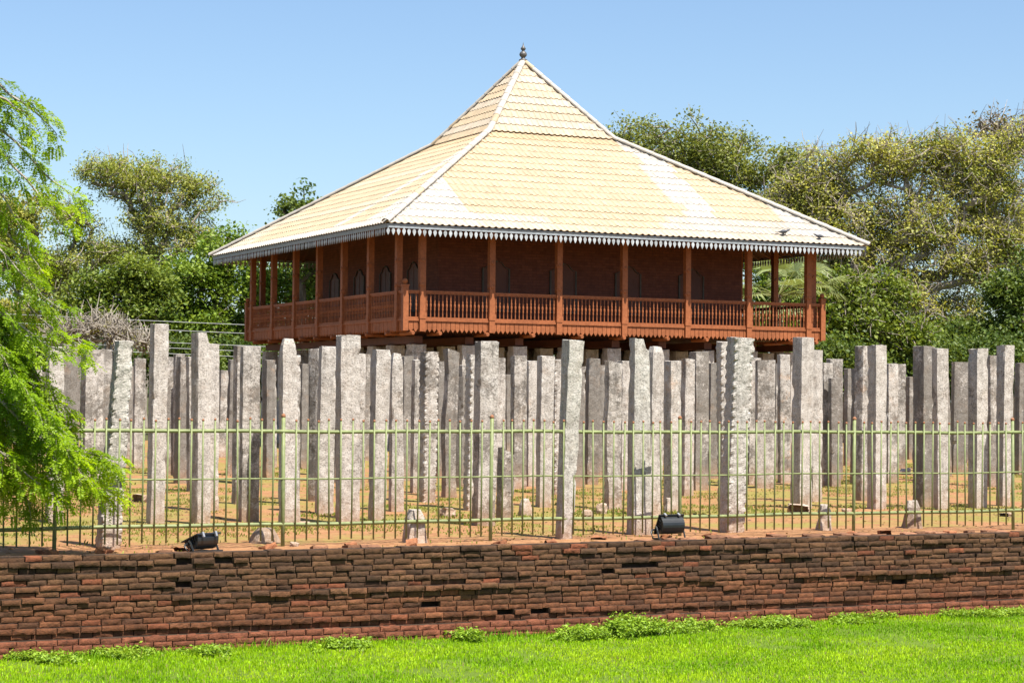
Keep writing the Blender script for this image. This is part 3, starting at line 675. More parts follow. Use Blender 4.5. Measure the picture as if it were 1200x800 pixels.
# stone stilts
st_me = None
for i, x in enumerate(np.linspace(-5.9, 5.9, 9)):
    for j, y in enumerate(np.linspace(-5.9, 5.9, 9)):
        if st_me is None:
            mb = MB(); n = 8
            for a, b in zip(np.linspace(-.3, 2.86, n)[:-1], np.linspace(-.3, 2.86, n)[1:]): pass
            st_me = pillar_mesh(2.84, .44, .42, '-', 555)
        o = link('stilt', st_me, MAT['granite'], pav, (x+rng.normal(0, .03), y+rng.normal(0, .03), 0)); o.color = (.25, .35, 0, 1); o.rotation_euler = (0, 0, rng.normal(0, .05))
# floor and its beams
mb = MB(); mb.span((-B_+.05, -B_+.05, ZS+.06), (B_-.05, B_-.05, ZF)); mb.build('floor_deck', MAT['darkwood'], pav)
mb = MB(); 
for x in np.linspace(-5.9, 5.9, 9): mb.span((x-.12, -B_+.45, 2.87), (x+.12, B_-.45, 3.06))
mb.build('floor_beams', MAT['darkwood'], pav)
for k in range(4):
    for s_ in (-6.2, -5.5, -4.15, -2.8, -1.4, -.05, 1.3, 2.65, 4.0, 5.35, 6.2):
        if k % 2 and abs(s_) > 6: continue
        m = SB(k); s0 = s_+rng.normal(0, .05)
        m.tube([(s0, -B_+.7, 3.125), (s0, -B_-.09, 3.125), (s0, -B_-.12, 3.125)], (.058, .058, .048), 9); m.build('joist', MAT['wood'], pav)
# skirt boards with a saw-tooth lower edge
for k in range(4):
    m = SB(k); n = 98; w_ = 2*(B_+.02)/n
    for i in range(n):
        x0 = -B_-.02+i*w_; x1 = x0+w_-.012; xm = (x0+x1)/2; y = -B_-.012+.003*(i % 2); zb = ZS+.085
        pts = [(x0, ZF+.01), (x0, zb), (xm, ZS), (x1, zb), (x1, ZF+.01)]
        V = [(p[0], y, p[1]) for p in pts]+[(p[0], y+.03, p[1]) for p in pts]
        m.add(V, [np.array([[0, 1, 2, 3, 4], [9, 8, 7, 6, 5]]), np.array([[0, 5, 6, 1], [1, 6, 7, 2], [2, 7, 8, 3], [3, 8, 9, 4], [4, 9, 5, 0]])])
    m.span((-B_-.03, -B_-.04, ZF-.02), (B_+.03, -B_+.06, ZF+.035))
    m.build('skirt_board', MAT['wood'], pav)
# posts, newels, railings
post = MB(); post.span((-.08, -.08, ZS+.02), (.08, .08, 6.32)); post.span((-.10, -.10, 6.0), (.10, .10, 6.10)); post.span((-.092, -.092, ZF+.04), (.092, .092, ZF+.2))
for z in (4.38, 5.02):
    for a in range(4):
        th = a*math.pi/2; d = np.array((math.sin(th), -math.cos(th), 0)); post.tube([d*.078+np.array((0, 0, z)), d*.095+np.array((0, 0, z)), d*.1+np.array((0, 0, z))], (.058, .05, .02), 10)
pme = None
newel = MB(); newel.span((-.075, -.075, ZS+.03), (.075, .075, 4.34)); newel.span((-.09, -.09, 4.34), (.09, .09, 4.38)); newel.lathe([(.03, 4.38), (.06, 4.42), (.075, 4.47), (.05, 4.52), (.01, 4.54)], 10)
nme = None
bal = MB(); bal.lathe([(.017, 0), (.020, .02), (.017, .10), (.013, .18), (.026, .22), (.015, .25), (.029, .30), (.029, .34), (.015, .39), (.026, .42), (.013, .46), (.017, .54), (.018, .63)], 8)
bme = bal.build('baluster', MAT['wood'], None, None, True); bdat = bme.data; bpy.data.objects.remove(bme)
bv = np.empty(len(bdat.vertices)*3); bdat.vertices.foreach_get('co', bv); bv = bv.reshape(-1, 3); bfq = np.array([p.vertices[:] for p in bdat.polygons if len(p.vertices) == 4])
for k in range(4):
    X = R4(k)
    for s_ in np.linspace(-A_, A_, 7):
        loc = X@np.array((s_, -B_+.01, 0))
        if pme is None: o = post.build('post', MAT['wood'], pav, loc); pme = o.data
        else: o = link('post', pme, None, pav, loc)
        o.rotation_euler = (0, 0, k*math.pi/2)
    loc = X@np.array((-B_, -B_, 0))
    if nme is None: o = newel.build('newel_post', MAT['wood'], pav, loc); nme = o.data
    else: link('newel_post', nme, None, pav, loc)
    edges = [-B_+.075]+[x for s_ in np.linspace(-A_, A_, 7) for x in (s_-.08, s_+.08)]+[B_-.075]
    m = SB(k)
    for a, b in zip(edges[0::2], edges[1::2]):
        m.span((a, -B_-.035, ZR-.05), (b, -B_+.055, ZR)); m.span((a, -B_-.02, ZR-.085), (b, -B_+.04, ZR-.052)); m.span((a, -B_-.02, ZF+.037), (b, -B_+.04, ZF+.085))
    rail = m.build('railing', MAT['wood'], pav)
    bulk = MB()
    for a, b in zip(edges[0::2], edges[1::2]):
        nb = 16 if b-a > 1 else 2
        for i in range(nb):
            s_ = a+(b-a)*(i+.5)/nb; loc = X@np.array((s_, -B_+.01, ZF+.075))
            if k == 0: link('baluster', bdat, None, rail, loc)
            else: bulk.add(bv+loc, bfq)
    if k: tag(bulk.build('baluster_run', MAT['wood'], rail, None, True), kind='stuff')
# plate beam carrying the eaves
for k in range(4):
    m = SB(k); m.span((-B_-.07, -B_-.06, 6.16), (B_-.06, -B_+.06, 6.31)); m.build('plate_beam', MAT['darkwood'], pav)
# the brick room and its windows
mb = MB()
for k in range(4):
    m = SB(k); m.span((-WH, -WH, ZF+.001), (WH-.22, -WH+.22, 7.38)); mb.add(np.concatenate(m.V), [np.concatenate(f) for f in m.F.values()])
room = mb.build('brick_room', MAT['room'], pav)
def ogee(w, z0, zsh, zp, inset=0):
    h = w/2-inset; p = [(-h, z0+inset), (h, z0+inset), (h, zsh)]
    arc = [(h*.80, zsh+.015), (h*.62, zsh+.06), (h*.42, zsh+(zp-zsh)*.72), (h*.2, zsh+(zp-zsh)*.88), (0, zp-inset*1.2)]
    return p+arc+[(-x, z) for x, z in arc[-2::-1]]+[(-h, zsh)]
for k in (0, 3, 1, 2):
    for s_ in (-3.1, -1.03, 1.03, 3.1):
        o_, i_ = ogee(.84, 3.82, 5.0, 5.22), ogee(.84, 3.82, 5.0, 5.22, .045); n = len(o_); y0, y1 = -WH-.045, -WH+.01
        m = SB(k); V = [(s_+p[0], y0, p[1]) for p in o_]+[(s_+p[0], y0, p[1]) for p in i_]+[(s_+p[0], y1, p[1]) for p in o_]+[(s_+p[0], y1, p[1]) for p in i_]
        j = np.arange(n); jn = (j+1) % n
        m.add(V, [np.concatenate([np.stack([j, jn, n+jn, n+j], 1), np.stack([2*n+j, 2*n+jn, jn, j], 1), np.stack([n+j, n+jn, 3*n+jn, 3*n+j], 1)])])
        wf = m.build('window', MAT['trim'], pav)
        m = SB(k); V = [(s_+p[0], -WH-.012, p[1]) for p in i_]; m.add(V, [np.arange(n)[None]])
        m.span((s_-.008, -WH-.02, 3.9), (s_+.008, -WH-.0125, 5.1))
        for q in (-.36, .36): m.span((s_+q-.03, -WH-.02, 3.88), (s_+q+.03, -WH-.0122, 4.98))
        m.build('shutter', MAT['shutter'], wf)
# ---- roof
YEL = np.array((.43, .335, .222)); PALE = np.array((.43, .36, .265)); WHT = np.array((.43, .395, .345)); GRY = np.array((.39, .355, .305))
PER = .19
def tile_face(k, r0, z0, r1, z1, n, thick, upper):
    r = np.random.default_rng(900+k+10*upper)
    mV, mF, mC = [], [], []; cnt = 0
    nrm = np.array((0, -(z0-z1), 0.)); slope = np.array((r0-r1, z1-z0)); L = np.hypot(*slope); nv = np.array((0, -(z1-z0)/L, (r0-r1)/L))  # outward normal in (s, y, z)
    for i in range(n):
        ra, za = r0+(r1-r0)*i/n, z0+(z1-z0)*i/n
        rb, zb = r0+(r1-r0)*(i+1)/n, z0+(z1-z0)*(i+1)/n
        s = np.arange(-math.ceil(ra/PER)*6, math.ceil(ra/PER)*6+1)*PER/6
        keep = (s > -ra-PER) & (s < ra+PER); s = s[keep]
        ph = (s/PER) % 1; wv = .037*(np.clip(np.sin(ph*2*np.pi), -.35, 1)+.35)/1.35
        sa, sb = np.clip(s, -ra, ra), np.clip(s, -rb, rb); m = len(s); lift = thick+r.normal(0, .003)
        coln = np.floor(s/PER); rr = r.uniform(-1, 1, 400)[(coln+200).astype(int)]
        lo = np.stack([sa, np.full(m, -ra), np.full(m, za)], 1)+nv*(wv+lift+.004*rr)[:, None]
        hi = np.stack([sb, np.full(m, -rb), np.full(m, zb)], 1)+nv*(wv*.9+.004)[:, None]
        un = lo-nv*(lift*.98)-0.0; 
        V = np.concatenate([lo, hi, un]); j = np.arange(m-1)
        Fq = np.concatenate([np.stack([j, j+1, m+j+1, m+j], 1), np.stack([2*m+j, 2*m+j+1, j+1, j], 1)])
        t = np.full(m, float(i)); c = np.repeat(YEL[None], m, 0)
        cs = (coln+.5)*PER; rm = (ra+rb)/2; jit = rr*.1+r.normal(0, .04)
        def put(mask, colr, f=1.0):
            c[mask] = c[mask]*(1-f)+colr*f
        if not upper:
            if i == n-1: put(np.full(m, True), YEL*np.array((.95, .9, .82)))
            if k == 0:
                put((cs > 2.12+jit) & (cs < 3.1+jit), WHT); put((cs < -4.7+jit) , WHT); put(cs > 5.3+jit, WHT)
                if i < 3: put(cs > 1.4+(2-i)*-.5, GRY, .8)
                if i < 2: put(cs < -2.4, WHT, .5)
                if i == 0: put(cs > -9, PALE, .5)
            elif k == 3:
                put((cs > 2.75) & (cs < 3.25), WHT); put(cs > 5.2, WHT); put(cs < -4.6, PALE); 
                if i == 0: put(cs > -9, WHT)
                if i in (4, 9): put(cs > -9, PALE, .6)
            else:
                put((cs > 1) & (cs < 2), WHT)
        else:
            put(np.full(m, True), PALE if (k == 0) else YEL, .6)
            if i in (1, 4, 7): put(np.full(m, True), WHT, .45)
        c = c*(1+.05*rr+r.normal(0, .015))[:, None]
        mV.append(V); mF.append(Fq+cnt); mC.append(np.concatenate([c, c*.98, c*np.array((.95, .80, .62))])); cnt += len(V)
    return np.concatenate(mV)@R4(k).T, np.concatenate(mF), np.concatenate(mC)
mb = MB()
for k in range(4):
    for args in ((E_, ZE, HK, ZK, 15, .021, 0), (HK+.03, ZK+.02, .0, ZA, 10, .024, 1)):
        V, F, C = tile_face(k, *args); mb.add(V, F, C)
roof = mb.build('roof', MAT['tiles'], pav)
for k in range(4):
    X = R4(k)
    # hip ridge caps
    m = MB(); path = [np.array((-E_-.02, -E_-.02, ZE+.03)), np.array((-HK, -HK, ZK+.05)), np.array((0, 0, ZA+.03))]
    for a, b, n in ((path[0], path[1], 19), (path[1], path[2], 10)):
        d = (b-a)/n; t = d/np.linalg.norm(d); side = np.cross(t, (0, 0, 1)); side /= np.linalg.norm(side); up = np.cross(side, t)
        for i in range(n):
            p0 = a+d*(i-.06); p1 = a+d*(i+1.0); an = np.linspace(-.3, np.pi+.3, 9)
            prof = lambda rr, lift: side*np.cos(an)[:, None]*rr+up*(np.sin(an)[:, None]*rr*.75+lift)
            lo = p0+prof(.104, .024); hi = p1+prof(.098, .018); li = p0+prof(.092, .024)
            j = np.arange(8); V = np.concatenate([lo, hi, li]); c = WHT*rng.uniform(.93, 1.05) if rng.random() > .05 else YEL
            m.add(V@X.T, np.concatenate([np.stack([j, j+1, 9+j+1, 9+j], 1), np.stack([18+j, 18+j+1, j+1, j], 1)]), np.concatenate([np.repeat(c[None], 18, 0), np.repeat(np.array((.38, .19, .08))[None], 9, 0)]))
    m.build('hip_cap', MAT['tiles'], roof)
    m = SB(k); m.span((-E_+.03, -E_+.03, ZE-.105), (E_-.05, -E_+.06, ZE-.005)); m.span((-E_+.02, -E_+.018, ZE-.035), (E_-.055, -E_+.029, ZE-.008)); m.build('fascia_board', MAT['tin'], roof)
    m = SB(k); n = int((2*E_-.1)/.145)
    for i in range(n):
        x = -E_+.07+i*.145; y = -E_+.045; q = rng.normal(0, .006)
        leaf = [(-.018, 0), (-.018, -.025), (-.044, -.055), (-.048, -.09), (-.03, -.14), (0, -.195), (.03, -.14), (.048, -.09), (.044, -.055), (.018, -.025), (.018, 0)]
        L = len(leaf); y1 = y+rng.normal(0, .004); tone = rng.choice([1, 1, 1, .93, .6], p=[.3, .25, .2, .15, .1])
        V = [(x+a, y1-.006, ZE-.10+b+q*0) for a, b in leaf]+[(x+a, y1+.004, ZE-.10+b) for a, b in leaf]
        j = np.arange(L); jn = (j+1) % L
        m.add(V, [np.arange(L)[None], (np.arange(L)[::-1]+L)[None], np.stack([j, L+j, L+jn, jn], 1)])
    m.build('valance', MAT['tinpale'], roof)
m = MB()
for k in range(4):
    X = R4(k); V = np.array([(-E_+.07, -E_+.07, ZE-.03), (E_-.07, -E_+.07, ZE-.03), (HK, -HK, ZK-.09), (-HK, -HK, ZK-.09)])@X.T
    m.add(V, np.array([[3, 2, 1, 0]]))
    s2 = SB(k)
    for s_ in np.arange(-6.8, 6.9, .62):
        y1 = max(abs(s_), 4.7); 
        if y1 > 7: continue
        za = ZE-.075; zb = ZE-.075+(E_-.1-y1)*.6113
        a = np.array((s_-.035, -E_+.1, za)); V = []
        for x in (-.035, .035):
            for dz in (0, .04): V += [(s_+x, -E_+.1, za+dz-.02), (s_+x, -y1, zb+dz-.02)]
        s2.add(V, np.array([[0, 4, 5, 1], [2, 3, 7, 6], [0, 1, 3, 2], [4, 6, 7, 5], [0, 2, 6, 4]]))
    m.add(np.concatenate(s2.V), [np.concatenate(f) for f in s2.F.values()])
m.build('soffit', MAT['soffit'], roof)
m = MB(); m.lathe([(a_*.8, b_*.86) for a_, b_ in [(.16, -.02), (.16, .05), (.09, .08), (.07, .13), (.12, .17), (.15, .23), (.12, .31), (.06, .35), (.05, .38), (.09, .41), (.10, .45), (.06, .50), (.03, .54), (.012, .62), (.004, .66)]], 14, (0, 0, ZA+.03))
m.build('finial', MAT['finial'], roof, None, True)

# ------------------------------------------------------------------ floodlights
def floodlight(loc, rz, tilt, label, lift):
    root = empty('floodlight', loc, rz); tag(root, label, 'floodlight', 'floodlights at the foot of the fence'); root.scale = (.9, .9, .9)
    n = 12; an = np.linspace(0, np.pi, n+1); W2 = .145
    body = MB(); prof = np.c_[np.cos(an)*.105, -np.sin(an)*.115-.0]                 # trough: opening towards local +z
    V = [(x, p[0], p[1]) for x in (-W2, W2) for p in prof]; j = np.arange(n)
    body.add(V, [np.stack([j, j+1, n+1+j+1, n+1+j], 1)])
    for sgn in (0, 1): body.add([V[sgn*(n+1)+q] for q in range(n+1)], [np.arange(n+1)[None]])
    for q in range(5): body.span((-W2-.012, -.07+q*.03, -.07+abs(q-2)*.012), (-W2, -.062+q*.03, -.004)); body.span((W2, -.07+q*.03, -.07+abs(q-2)*.012), (W2+.012, -.062+q*.03, -.004))
    house = body.build('housing', MAT['black'], root, (0, 0, lift)); house.rotation_euler = (tilt, 0, 0)
    fr = MB(); fr.span((-W2-.022, -.128, 0), (W2+.022, -.100, .016)); fr.span((-W2-.022, .100, 0), (W2+.022, .128, .016)); fr.span((-W2-.022, -.0995, .001), (-W2+.012, .0995, .015)); fr.span((W2-.012, -.0995, .001), (W2+.022, .0995, .015))
    fr.build('front_frame', MAT['black'], house)
    gl = MB(); gl.span((-W2+.0125, -.099, .004), (W2-.0125, .099, .009)); gl.build('glass', MAT['glass'], house)
    for x in (-.09, .09):
        c = MB(); c.span((x-.012, -.142, -.028), (x+.012, -.124, .024)); c.span((x-.012, -.1405, .0165), (x+.012, -.105, .026)); c.build('clip', MAT['steel'], house)
    br = MB()
    for x in (-W2-.03, W2+.03): br.tube([(x, 0, lift-.02), (x, -.03, lift*.62), (x, -.07, .012)], .011, 6)
    br.span((-W2-.045, -.13, .0), (W2+.045, -.05, .012)); br.build('bracket', MAT['black'], root)
    cb = MB(); cb.tube([(-W2-.01, .02, lift-.05), (-W2-.08, .0, lift-.06), (-W2-.105, -.02, lift*.5), (-W2-.09, -.03, .02), (-W2-.02, -.02, .012)], .012, 6); cb.build('power_lead', MAT['black'], root, None, True)
floodlight((5.72, 18.66, .0), .46, math.radians(-22), 'black trough floodlight lying nearly level on the soil, left of the two', .135)
floodlight((10.72, 18.60, .01), .02, math.radians(-62), 'black floodlight tipped up with its back to the viewer, right of the two', .17)

# ------------------------------------------------------------------ birds on the roof
def bird(loc, rz, label, sc=1.0):
    m = MB(); X = np.linspace(0, 1, 11)
    P = np.stack([-.17+X*.30, 0*X, .075+.02*np.sin(X*3)+.075*np.clip(X-.62, 0, 1)/.38*1.0], 1)
    Rr = np.array([.012, .022, .035, .047, .054, .054, .047, .034, .028, .029, .012])
    m.tube(P*sc, Rr*sc, 10)
    m.tube(np.array([(.128, 0, .165), (.15, 0, .16), (.168, 0, .152)])*sc, np.array([.011, .008, .001])*sc, 6)
    m.span(np.array((-.27, -.02, .072))*sc, np.array((-.15, .02, .082))*sc)
    for y in (-.018, .018): m.tube(np.array([(.01, y, .05), (.015, y, .0), (.04, y, -.002)])*sc, .005*sc, 5)
    for y in (-.046, .046): m.tube(np.array([(.07, y*.8, .11), (-.02, y, .10), (-.14, y*.6, .088), (-.2, y*.3, .084)])*sc, np.array([.012, .02, .014, .003])*sc, 6)
    o = m.build('pigeon', MAT['bird'], None, loc, True); o.rotation_euler = (0, 0, rz); tag(o, label, 'bird', 'pigeons on the eaves')
slope_z = lambda y: ZE+(E_-abs(y))*.6113+.06
bird((PC[0]+4.79, PC[1]-7.12, slope_z(7.12)), -.3, 'grey pigeon standing upright on the lower right roof edge', 1.05)
bird((PC[0]+5.86, PC[1]-7.2, slope_z(7.2)-.03), 2.6, 'grey pigeon crouching farther along towards the right roof corner', .95)

# ------------------------------------------------------------------ overhead cables with their poles
def sag(a, b, s_, n=40):
    t = np.linspace(0, 1, n)[:, None]; return np.array(a)*(1-t)+np.array(b)*t-np.array((0, 0, 1))*s_*4*t*(1-t)
pl, pr = ray_pt(-150, 467, 66), ray_pt(1420, 467, 94)
CZ = (4.05, 3.78, 3.38, 3.22, 3.05)
for nm, p, lab in (('left', pl, 'grey concrete cable pole left of the view'), ('right', pr, 'grey concrete cable pole right of the view')):
    m = MB(); m.tube([(0, 0, -.5), (0, 0, 4.6)], (.13, .09), 10); m.span((-.5, -.05, 4.2), (.5, .05, 4.28)); o = m.build('cable_pole', MAT['pole'], None, (p[0], p[1], 0)); tag(o, lab, 'pole')
NAMES = ('topmost', 'second from top', 'middle', 'second from bottom', 'lowest')
for i, z in enumerate(CZ):
    m = MB(); m.tube(sag((pl[0], pl[1], z+.12), (pr[0], pr[1], z+.35-i*.05), .45+.03*i, 50), .014, 5)
    tag(m.build('overhead_cable', MAT['cable'], None, None, True), 'thin pale cable strung before the trees behind the pillars, the '+NAMES[i], 'cable', 'cables behind the pillars')

# ------------------------------------------------------------------ trees
def leaf_quads(r, cen, per, spread, size, col_a, col_b, hue_var=.25, up=.35, flat=.7):
    """scatter leaf faces round the twig ends"""
    n = len(cen); idx = np.repeat(np.arange(n), per)
    off = r.normal(0, 1, (len(idx), 3))*spread*np.array((1, 1, flat)); P = cen[idx]+off
    nor = r.normal(0, 1, (len(idx), 3)); nor[:, 2] = np.abs(nor[:, 2])+up; nor /= np.linalg.norm(nor, axis=1)[:, None]
    a = np.cross(nor, r.normal(0, 1, (len(idx), 3))); a /= np.linalg.norm(a, axis=1)[:, None]; b = np.cross(nor, a)
    s_ = size*r.uniform(.6, 1.35, len(idx))[:, None]
    tip = nor*s_*r.uniform(-.25, .1, len(idx))[:, None]
    V = np.stack([P-a*s_*.55, P+b*s_*.32, P+a*s_*.55+tip, P-b*s_*.32], 1).reshape(-1, 3)
    f = np.clip(r.normal(.5, .32, n), 0, 1)[idx]+r.normal(0, .12, len(idx)); f = np.clip(f, 0, 1)[:, None]
    c = np.array(col_a)*(1-f)+np.array(col_b)*f; c = c*r.uniform(1-hue_var*.7, 1+hue_var*.7, len(idx))[:, None]
    return V, np.repeat(c, 4, 0)
def quads(n): return np.arange(n*4).reshape(-1, 4)
def grow(base, fork, cen, r, r0, thin=.5, step=.9, wob=.12):
    """join every twig end to the nearest limb, pipe-model thickness"""
    nodes = [np.array(base, float)]; par = [-1]
    for t in np.linspace(0, 1, 6)[1:]:
        nodes.append(np.array(base)*(1-t)+np.array(fork)*t+np.array((*r.normal(0, .06, 2), 0))); par.append(len(nodes)-2)
    top = nodes[-1]; order = np.argsort(np.linalg.norm(cen-top, axis=1)); ends = []
    for ci in order:
        c = cen[ci]; A = np.array(nodes[3:]); d = np.linalg.norm(A-c, axis=1)+.45*np.linalg.norm(A-top, axis=1)*(np.linalg.norm(A-top, axis=1) > np.linalg.norm(c-top))+.35*np.clip(A[:, 2]-c[2], 0, 9)
        j = int(np.argmin(d))+3; p = nodes[j]; L = np.linalg.norm(c-p); k = max(1, int(L/step))
        for t in range(1, k+1):
            f = t/k; q = p*(1-f)+c*f+r.normal(0, wob, 3)*min(L, 2)*(t < k)+np.array((0, 0, .10*L*math.sin(f*math.pi)))
            nodes.append(q); par.append(j); j = len(nodes)-1
        ends.append(j)
    cnt = np.zeros(len(nodes))
    for e in ends:
        while e >= 0: cnt[e] += 1; e = par[e]
    rad = r0*(np.maximum(cnt, .6)/cnt[0])**thin
    m = MB(); nodes = np.array(nodes)
    kids = {}
    for i, p in enumerate(par):
        if p >= 0: kids.setdefault(p, []).append(i)
    stack = [0]; 
    while stack:                                          # follow the thickest child into one long tube
        i = stack.pop(); chain = [par[i], i] if par[i] >= 0 else [i]
        while kids.get(chain[-1]):
            ks = sorted(kids[chain[-1]], key=lambda q: -cnt[q]); chain.append(ks[0]); stack += ks[1:]
        rr = rad[chain].copy()
        if par[chain[0]] >= 0 or chain[0] != 0: rr[0] = min(rr[0], rr[1]*1.15)
        if len(chain) > 1: m.tube(nodes[chain], rr, 6 if rr[0] > .05 else 4, cap=False)
    return m, nodes[ends]
def blob_points(r, blobs, n, shell=.55):
    vol = np.array([b[3]*b[4]*b[5] for b in blobs])**.75; pick = r.choice(len(blobs), n, p=vol/vol.sum()); B = np.array(blobs)[pick]
    d = r.normal(0, 1, (n, 3)); d /= np.linalg.norm(d, axis=1)[:, None]; rad = r.uniform(shell, 1, n)[:, None]**.8
    P = B[:, :3]+d*rad*B[:, 3:6]; return P
def tree(name, label, cat, group, D, trunk_px, blobs_px, n, per, spread, size, ca, cb, seed, bark='bark_grey', r0=.28, fork_y=None, twigs=0, twig_len=.8, thin=.5, depth=.8, shell=.55, dz=0, hue=.25, leafmat='leaf', flat=.7, zmin=.3, clump=13, share=.72):
    r = np.random.default_rng(seed); k = D/2412.6
    blobs = []
    for b in blobs_px:
        x, y, rx, ry = b[:4]; c = ray_pt(x, y, D+(b[4] if len(b) > 4 else 0)); blobs.append((*c, rx*k, max(rx*k*depth, .6), ry*k))
    base = ray_pt(trunk_px, 467, D); base[2] = 0
    if clump:
        sm = []
        for b in blobs:
            for q in range(clump):
                d = r.normal(0, 1, 3); d /= np.linalg.norm(d); d[2] = d[2]*.8+.15; c = np.array(b[:3])+d*np.array(b[3:])*r.uniform(.35, .8); f = r.uniform(.26, .42)
                sm.append((*c, b[3]*f*1.2, b[4]*f, b[5]*f*.9))
        cen = np.concatenate([blob_points(r, sm, int(n*share), shell), blob_points(r, blobs, int(n*(1-share)), shell)])
    else: cen = blob_points(r, blobs, n, shell); cen = cen[cen[:, 2] > zmin]
    fy = fork_y if fork_y else max(b[1] for b in blobs_px); fork = ray_pt(trunk_px+r.normal(0, 4), fy, D); fork[2] = max(fork[2], 1.0)
    root = empty(name, base); tag(root, label, cat, group)
    m, ends = grow(base-base, fork-base, cen-base, r, r0, thin); cl = cen-base
    if twigs:
        for e in cl[r.choice(len(cl), min(len(cl), int(len(cl)*.9)), False)]:
            for q in range(twigs):
                d = r.normal(0, 1, 3); d[2] += .35; d /= np.linalg.norm(d); L = twig_len*r.uniform(.4, 1.2); b2 = e+d*L*.55+r.normal(0, .07, 3)
                m.tube([e, b2, b2+d*L*.45+r.normal(0, .12, 3)], [.022, .014, .006], 3, cap=False)
    m.build('trunk', MAT[bark], root)
    if per:
        V, C = leaf_quads(r, cl, per, spread, size, ca, cb, hue, flat=flat)
        link('crown', mesh('crown', V, quads(len(V)//4), C), MAT[leafmat], root)
    return root
OL = ((.16, .22, .035), (.43, .43, .10)); GR = ((.085, .16, .018), (.28, .37, .045)); DK = ((.06, .105, .02), (.17, .22, .042))
YG = ((.20, .24, .042), (.54, .51, .13)); BG = ((.085, .14, .018), (.25, .30, .045))
TG = 'trees beyond the pavilion'
tree('broadleaf_tree', 'open-crowned tree with yellow-brown foliage and visible pale limbs, left of the pavilion', 'tree', TG, 88, 165,
     [(115, 203, 28, 20), (150, 215, 44, 32), (195, 210, 44, 26), (235, 235, 30, 34), (190, 258, 56, 30), (88, 258, 40, 24), (105, 298, 54, 26), (160, 305, 50, 26), (60, 320, 40, 28), (225, 285, 40, 26)], 780, 66, .23, .095, *OL, 31, r0=.34, fork_y=385, twigs=1, thin=.43, shell=.4, share=.6)
tree('broadleaf_tree', 'dense dark green tree directly against the left side of the pavilion', 'tree', TG, 80, 250,
     [(262, 292, 40, 30), (225, 330, 48, 36), (285, 330, 40, 40), (200, 372, 50, 30), (265, 380, 50, 34), (320, 345, 40, 40), (345, 330, 32, 36), (375, 345, 30, 34)], 560, 60, .27, .145, *GR, 2, 'bark_dark', .32, fork_y=410)
tree('broadleaf_tree', 'fresh green bushy tree low behind the dry shrub on the left', 'tree', TG, 75, 135,
     [(120, 338, 42, 22), (165, 325, 34, 24), (100, 365, 36, 20), (150, 365, 40, 26), (180, 350, 26, 30)], 260, 60, .28, .14, *BG, 3, 'bark_grey', .26, fork_y=395)
tree('broadleaf_tree', 'tree showing only one leafy tip above the left roof slope', 'tree', TG, 78, 352,
     [(356, 232, 9, 13), (346, 243, 18, 7), (327, 248, 12, 6), (372, 262, 24, 20), (385, 310, 40, 34)], 95, 75, .25, .16, *DK, 4, 'bark_dark', .2, fork_y=330, shell=.2, clump=0)
tree('broadleaf_tree', 'hazy olive tree behind the feathery branch at the far left', 'tree', TG, 92, 15,
     [(25, 250, 40, 34), (10, 300, 50, 46), (50, 330, 44, 36), (-30, 270, 50, 60), (20, 370, 60, 30), (60, 385, 40, 24)], 380, 60, .32, .15, *YG, 5, r0=.4, fork_y=380, twigs=1, shell=.3)
tree('broadleaf_tree', 'broad rounded dark green tree rising behind the right roof slope', 'tree', TG, 104, 830,
     [(745, 185, 46, 48), (800, 185, 60, 52), (860, 190, 62, 50), (922, 210, 44, 42), (780, 240, 70, 40), (860, 250, 70, 50), (930, 250, 50, 44)], 760, 58, .32, .15, (.12, .15, .03), (.30, .32, .075), 6, 'bark_grey', .5, fork_y=300, twigs=1, shell=.6)
tree('broadleaf_tree', 'huge yellow-green tree laced with pale twigs right of the pavilion', 'tree', TG, 84, 1040,
     [(968, 214, 44, 46), (945, 232, 40, 44), (1020, 195, 50, 44), (1080, 190, 56, 42), (1125, 203, 48, 54), (940, 265, 50, 50), (1000, 270, 60, 56), (1075, 275, 66, 60), (1130, 300, 50, 60), (985, 330, 50, 40), (1060, 350, 60, 44), (1120, 370, 50, 34), (905, 300, 30, 34), (1160, 235, 40, 60), (1165, 310, 44, 50), (1185, 188, 38, 50), (1198, 280, 30, 50), (915, 245, 36, 36)], 1500, 62, .27, .112, *YG, 7, 'bark_grey', .6, fork_y=385, twigs=4, twig_len=.95, shell=.3, share=.4, hue=.35)
tree('bare_tree', 'nearly leafless grey tree with crooked limbs at the upper right edge', 'tree', TG, 92, 1195,
     [(1160, 152, 38, 20), (1195, 160, 40, 34), (1150, 225, 26, 40), (1215, 152, 40, 40), (1180, 260, 40, 50), (1230, 250, 50, 70)], 210, 26, .4, .15, (.10, .085, .035), (.21, .165, .075), 8, 'bark_grey', .48, fork_y=310, twigs=5, twig_len=1.0, thin=.42, shell=.2)
tree('broadleaf_tree', 'bright green understorey tree beside the right corner of the veranda', 'tree', TG, 74, 1000,
     [(985, 345, 36, 34), (1020, 375, 46, 34), (975, 385, 34, 24), (1060, 392, 40, 22), (1040, 340, 30, 26)], 380, 56, .27, .14, *BG, 9, 'bark_grey', .24, fork_y=405, twigs=2, shell=.3)
tree('broadleaf_tree', 'deep green tree in shade at the right edge behind a fan palm', 'tree', TG, 80, 1185,
     [(1185, 345, 34, 34), (1215, 330, 34, 44), (1150, 392, 40, 24), (1195, 390, 44, 26), (1110, 400, 34, 18)], 330, 60, .30, .15, *DK, 10, 'bark_dark', .26, fork_y=410)
tree('broadleaf_tree', 'shaded tree filling the view behind the fan palms at the veranda end', 'tree', TG, 96, 905,
     [(885, 325, 50, 46), (930, 340, 50, 46), (905, 385, 60, 34), (970, 330, 44, 40)], 300, 70, .34, .17, *GR, 14, 'bark_dark', .3, fork_y=410)
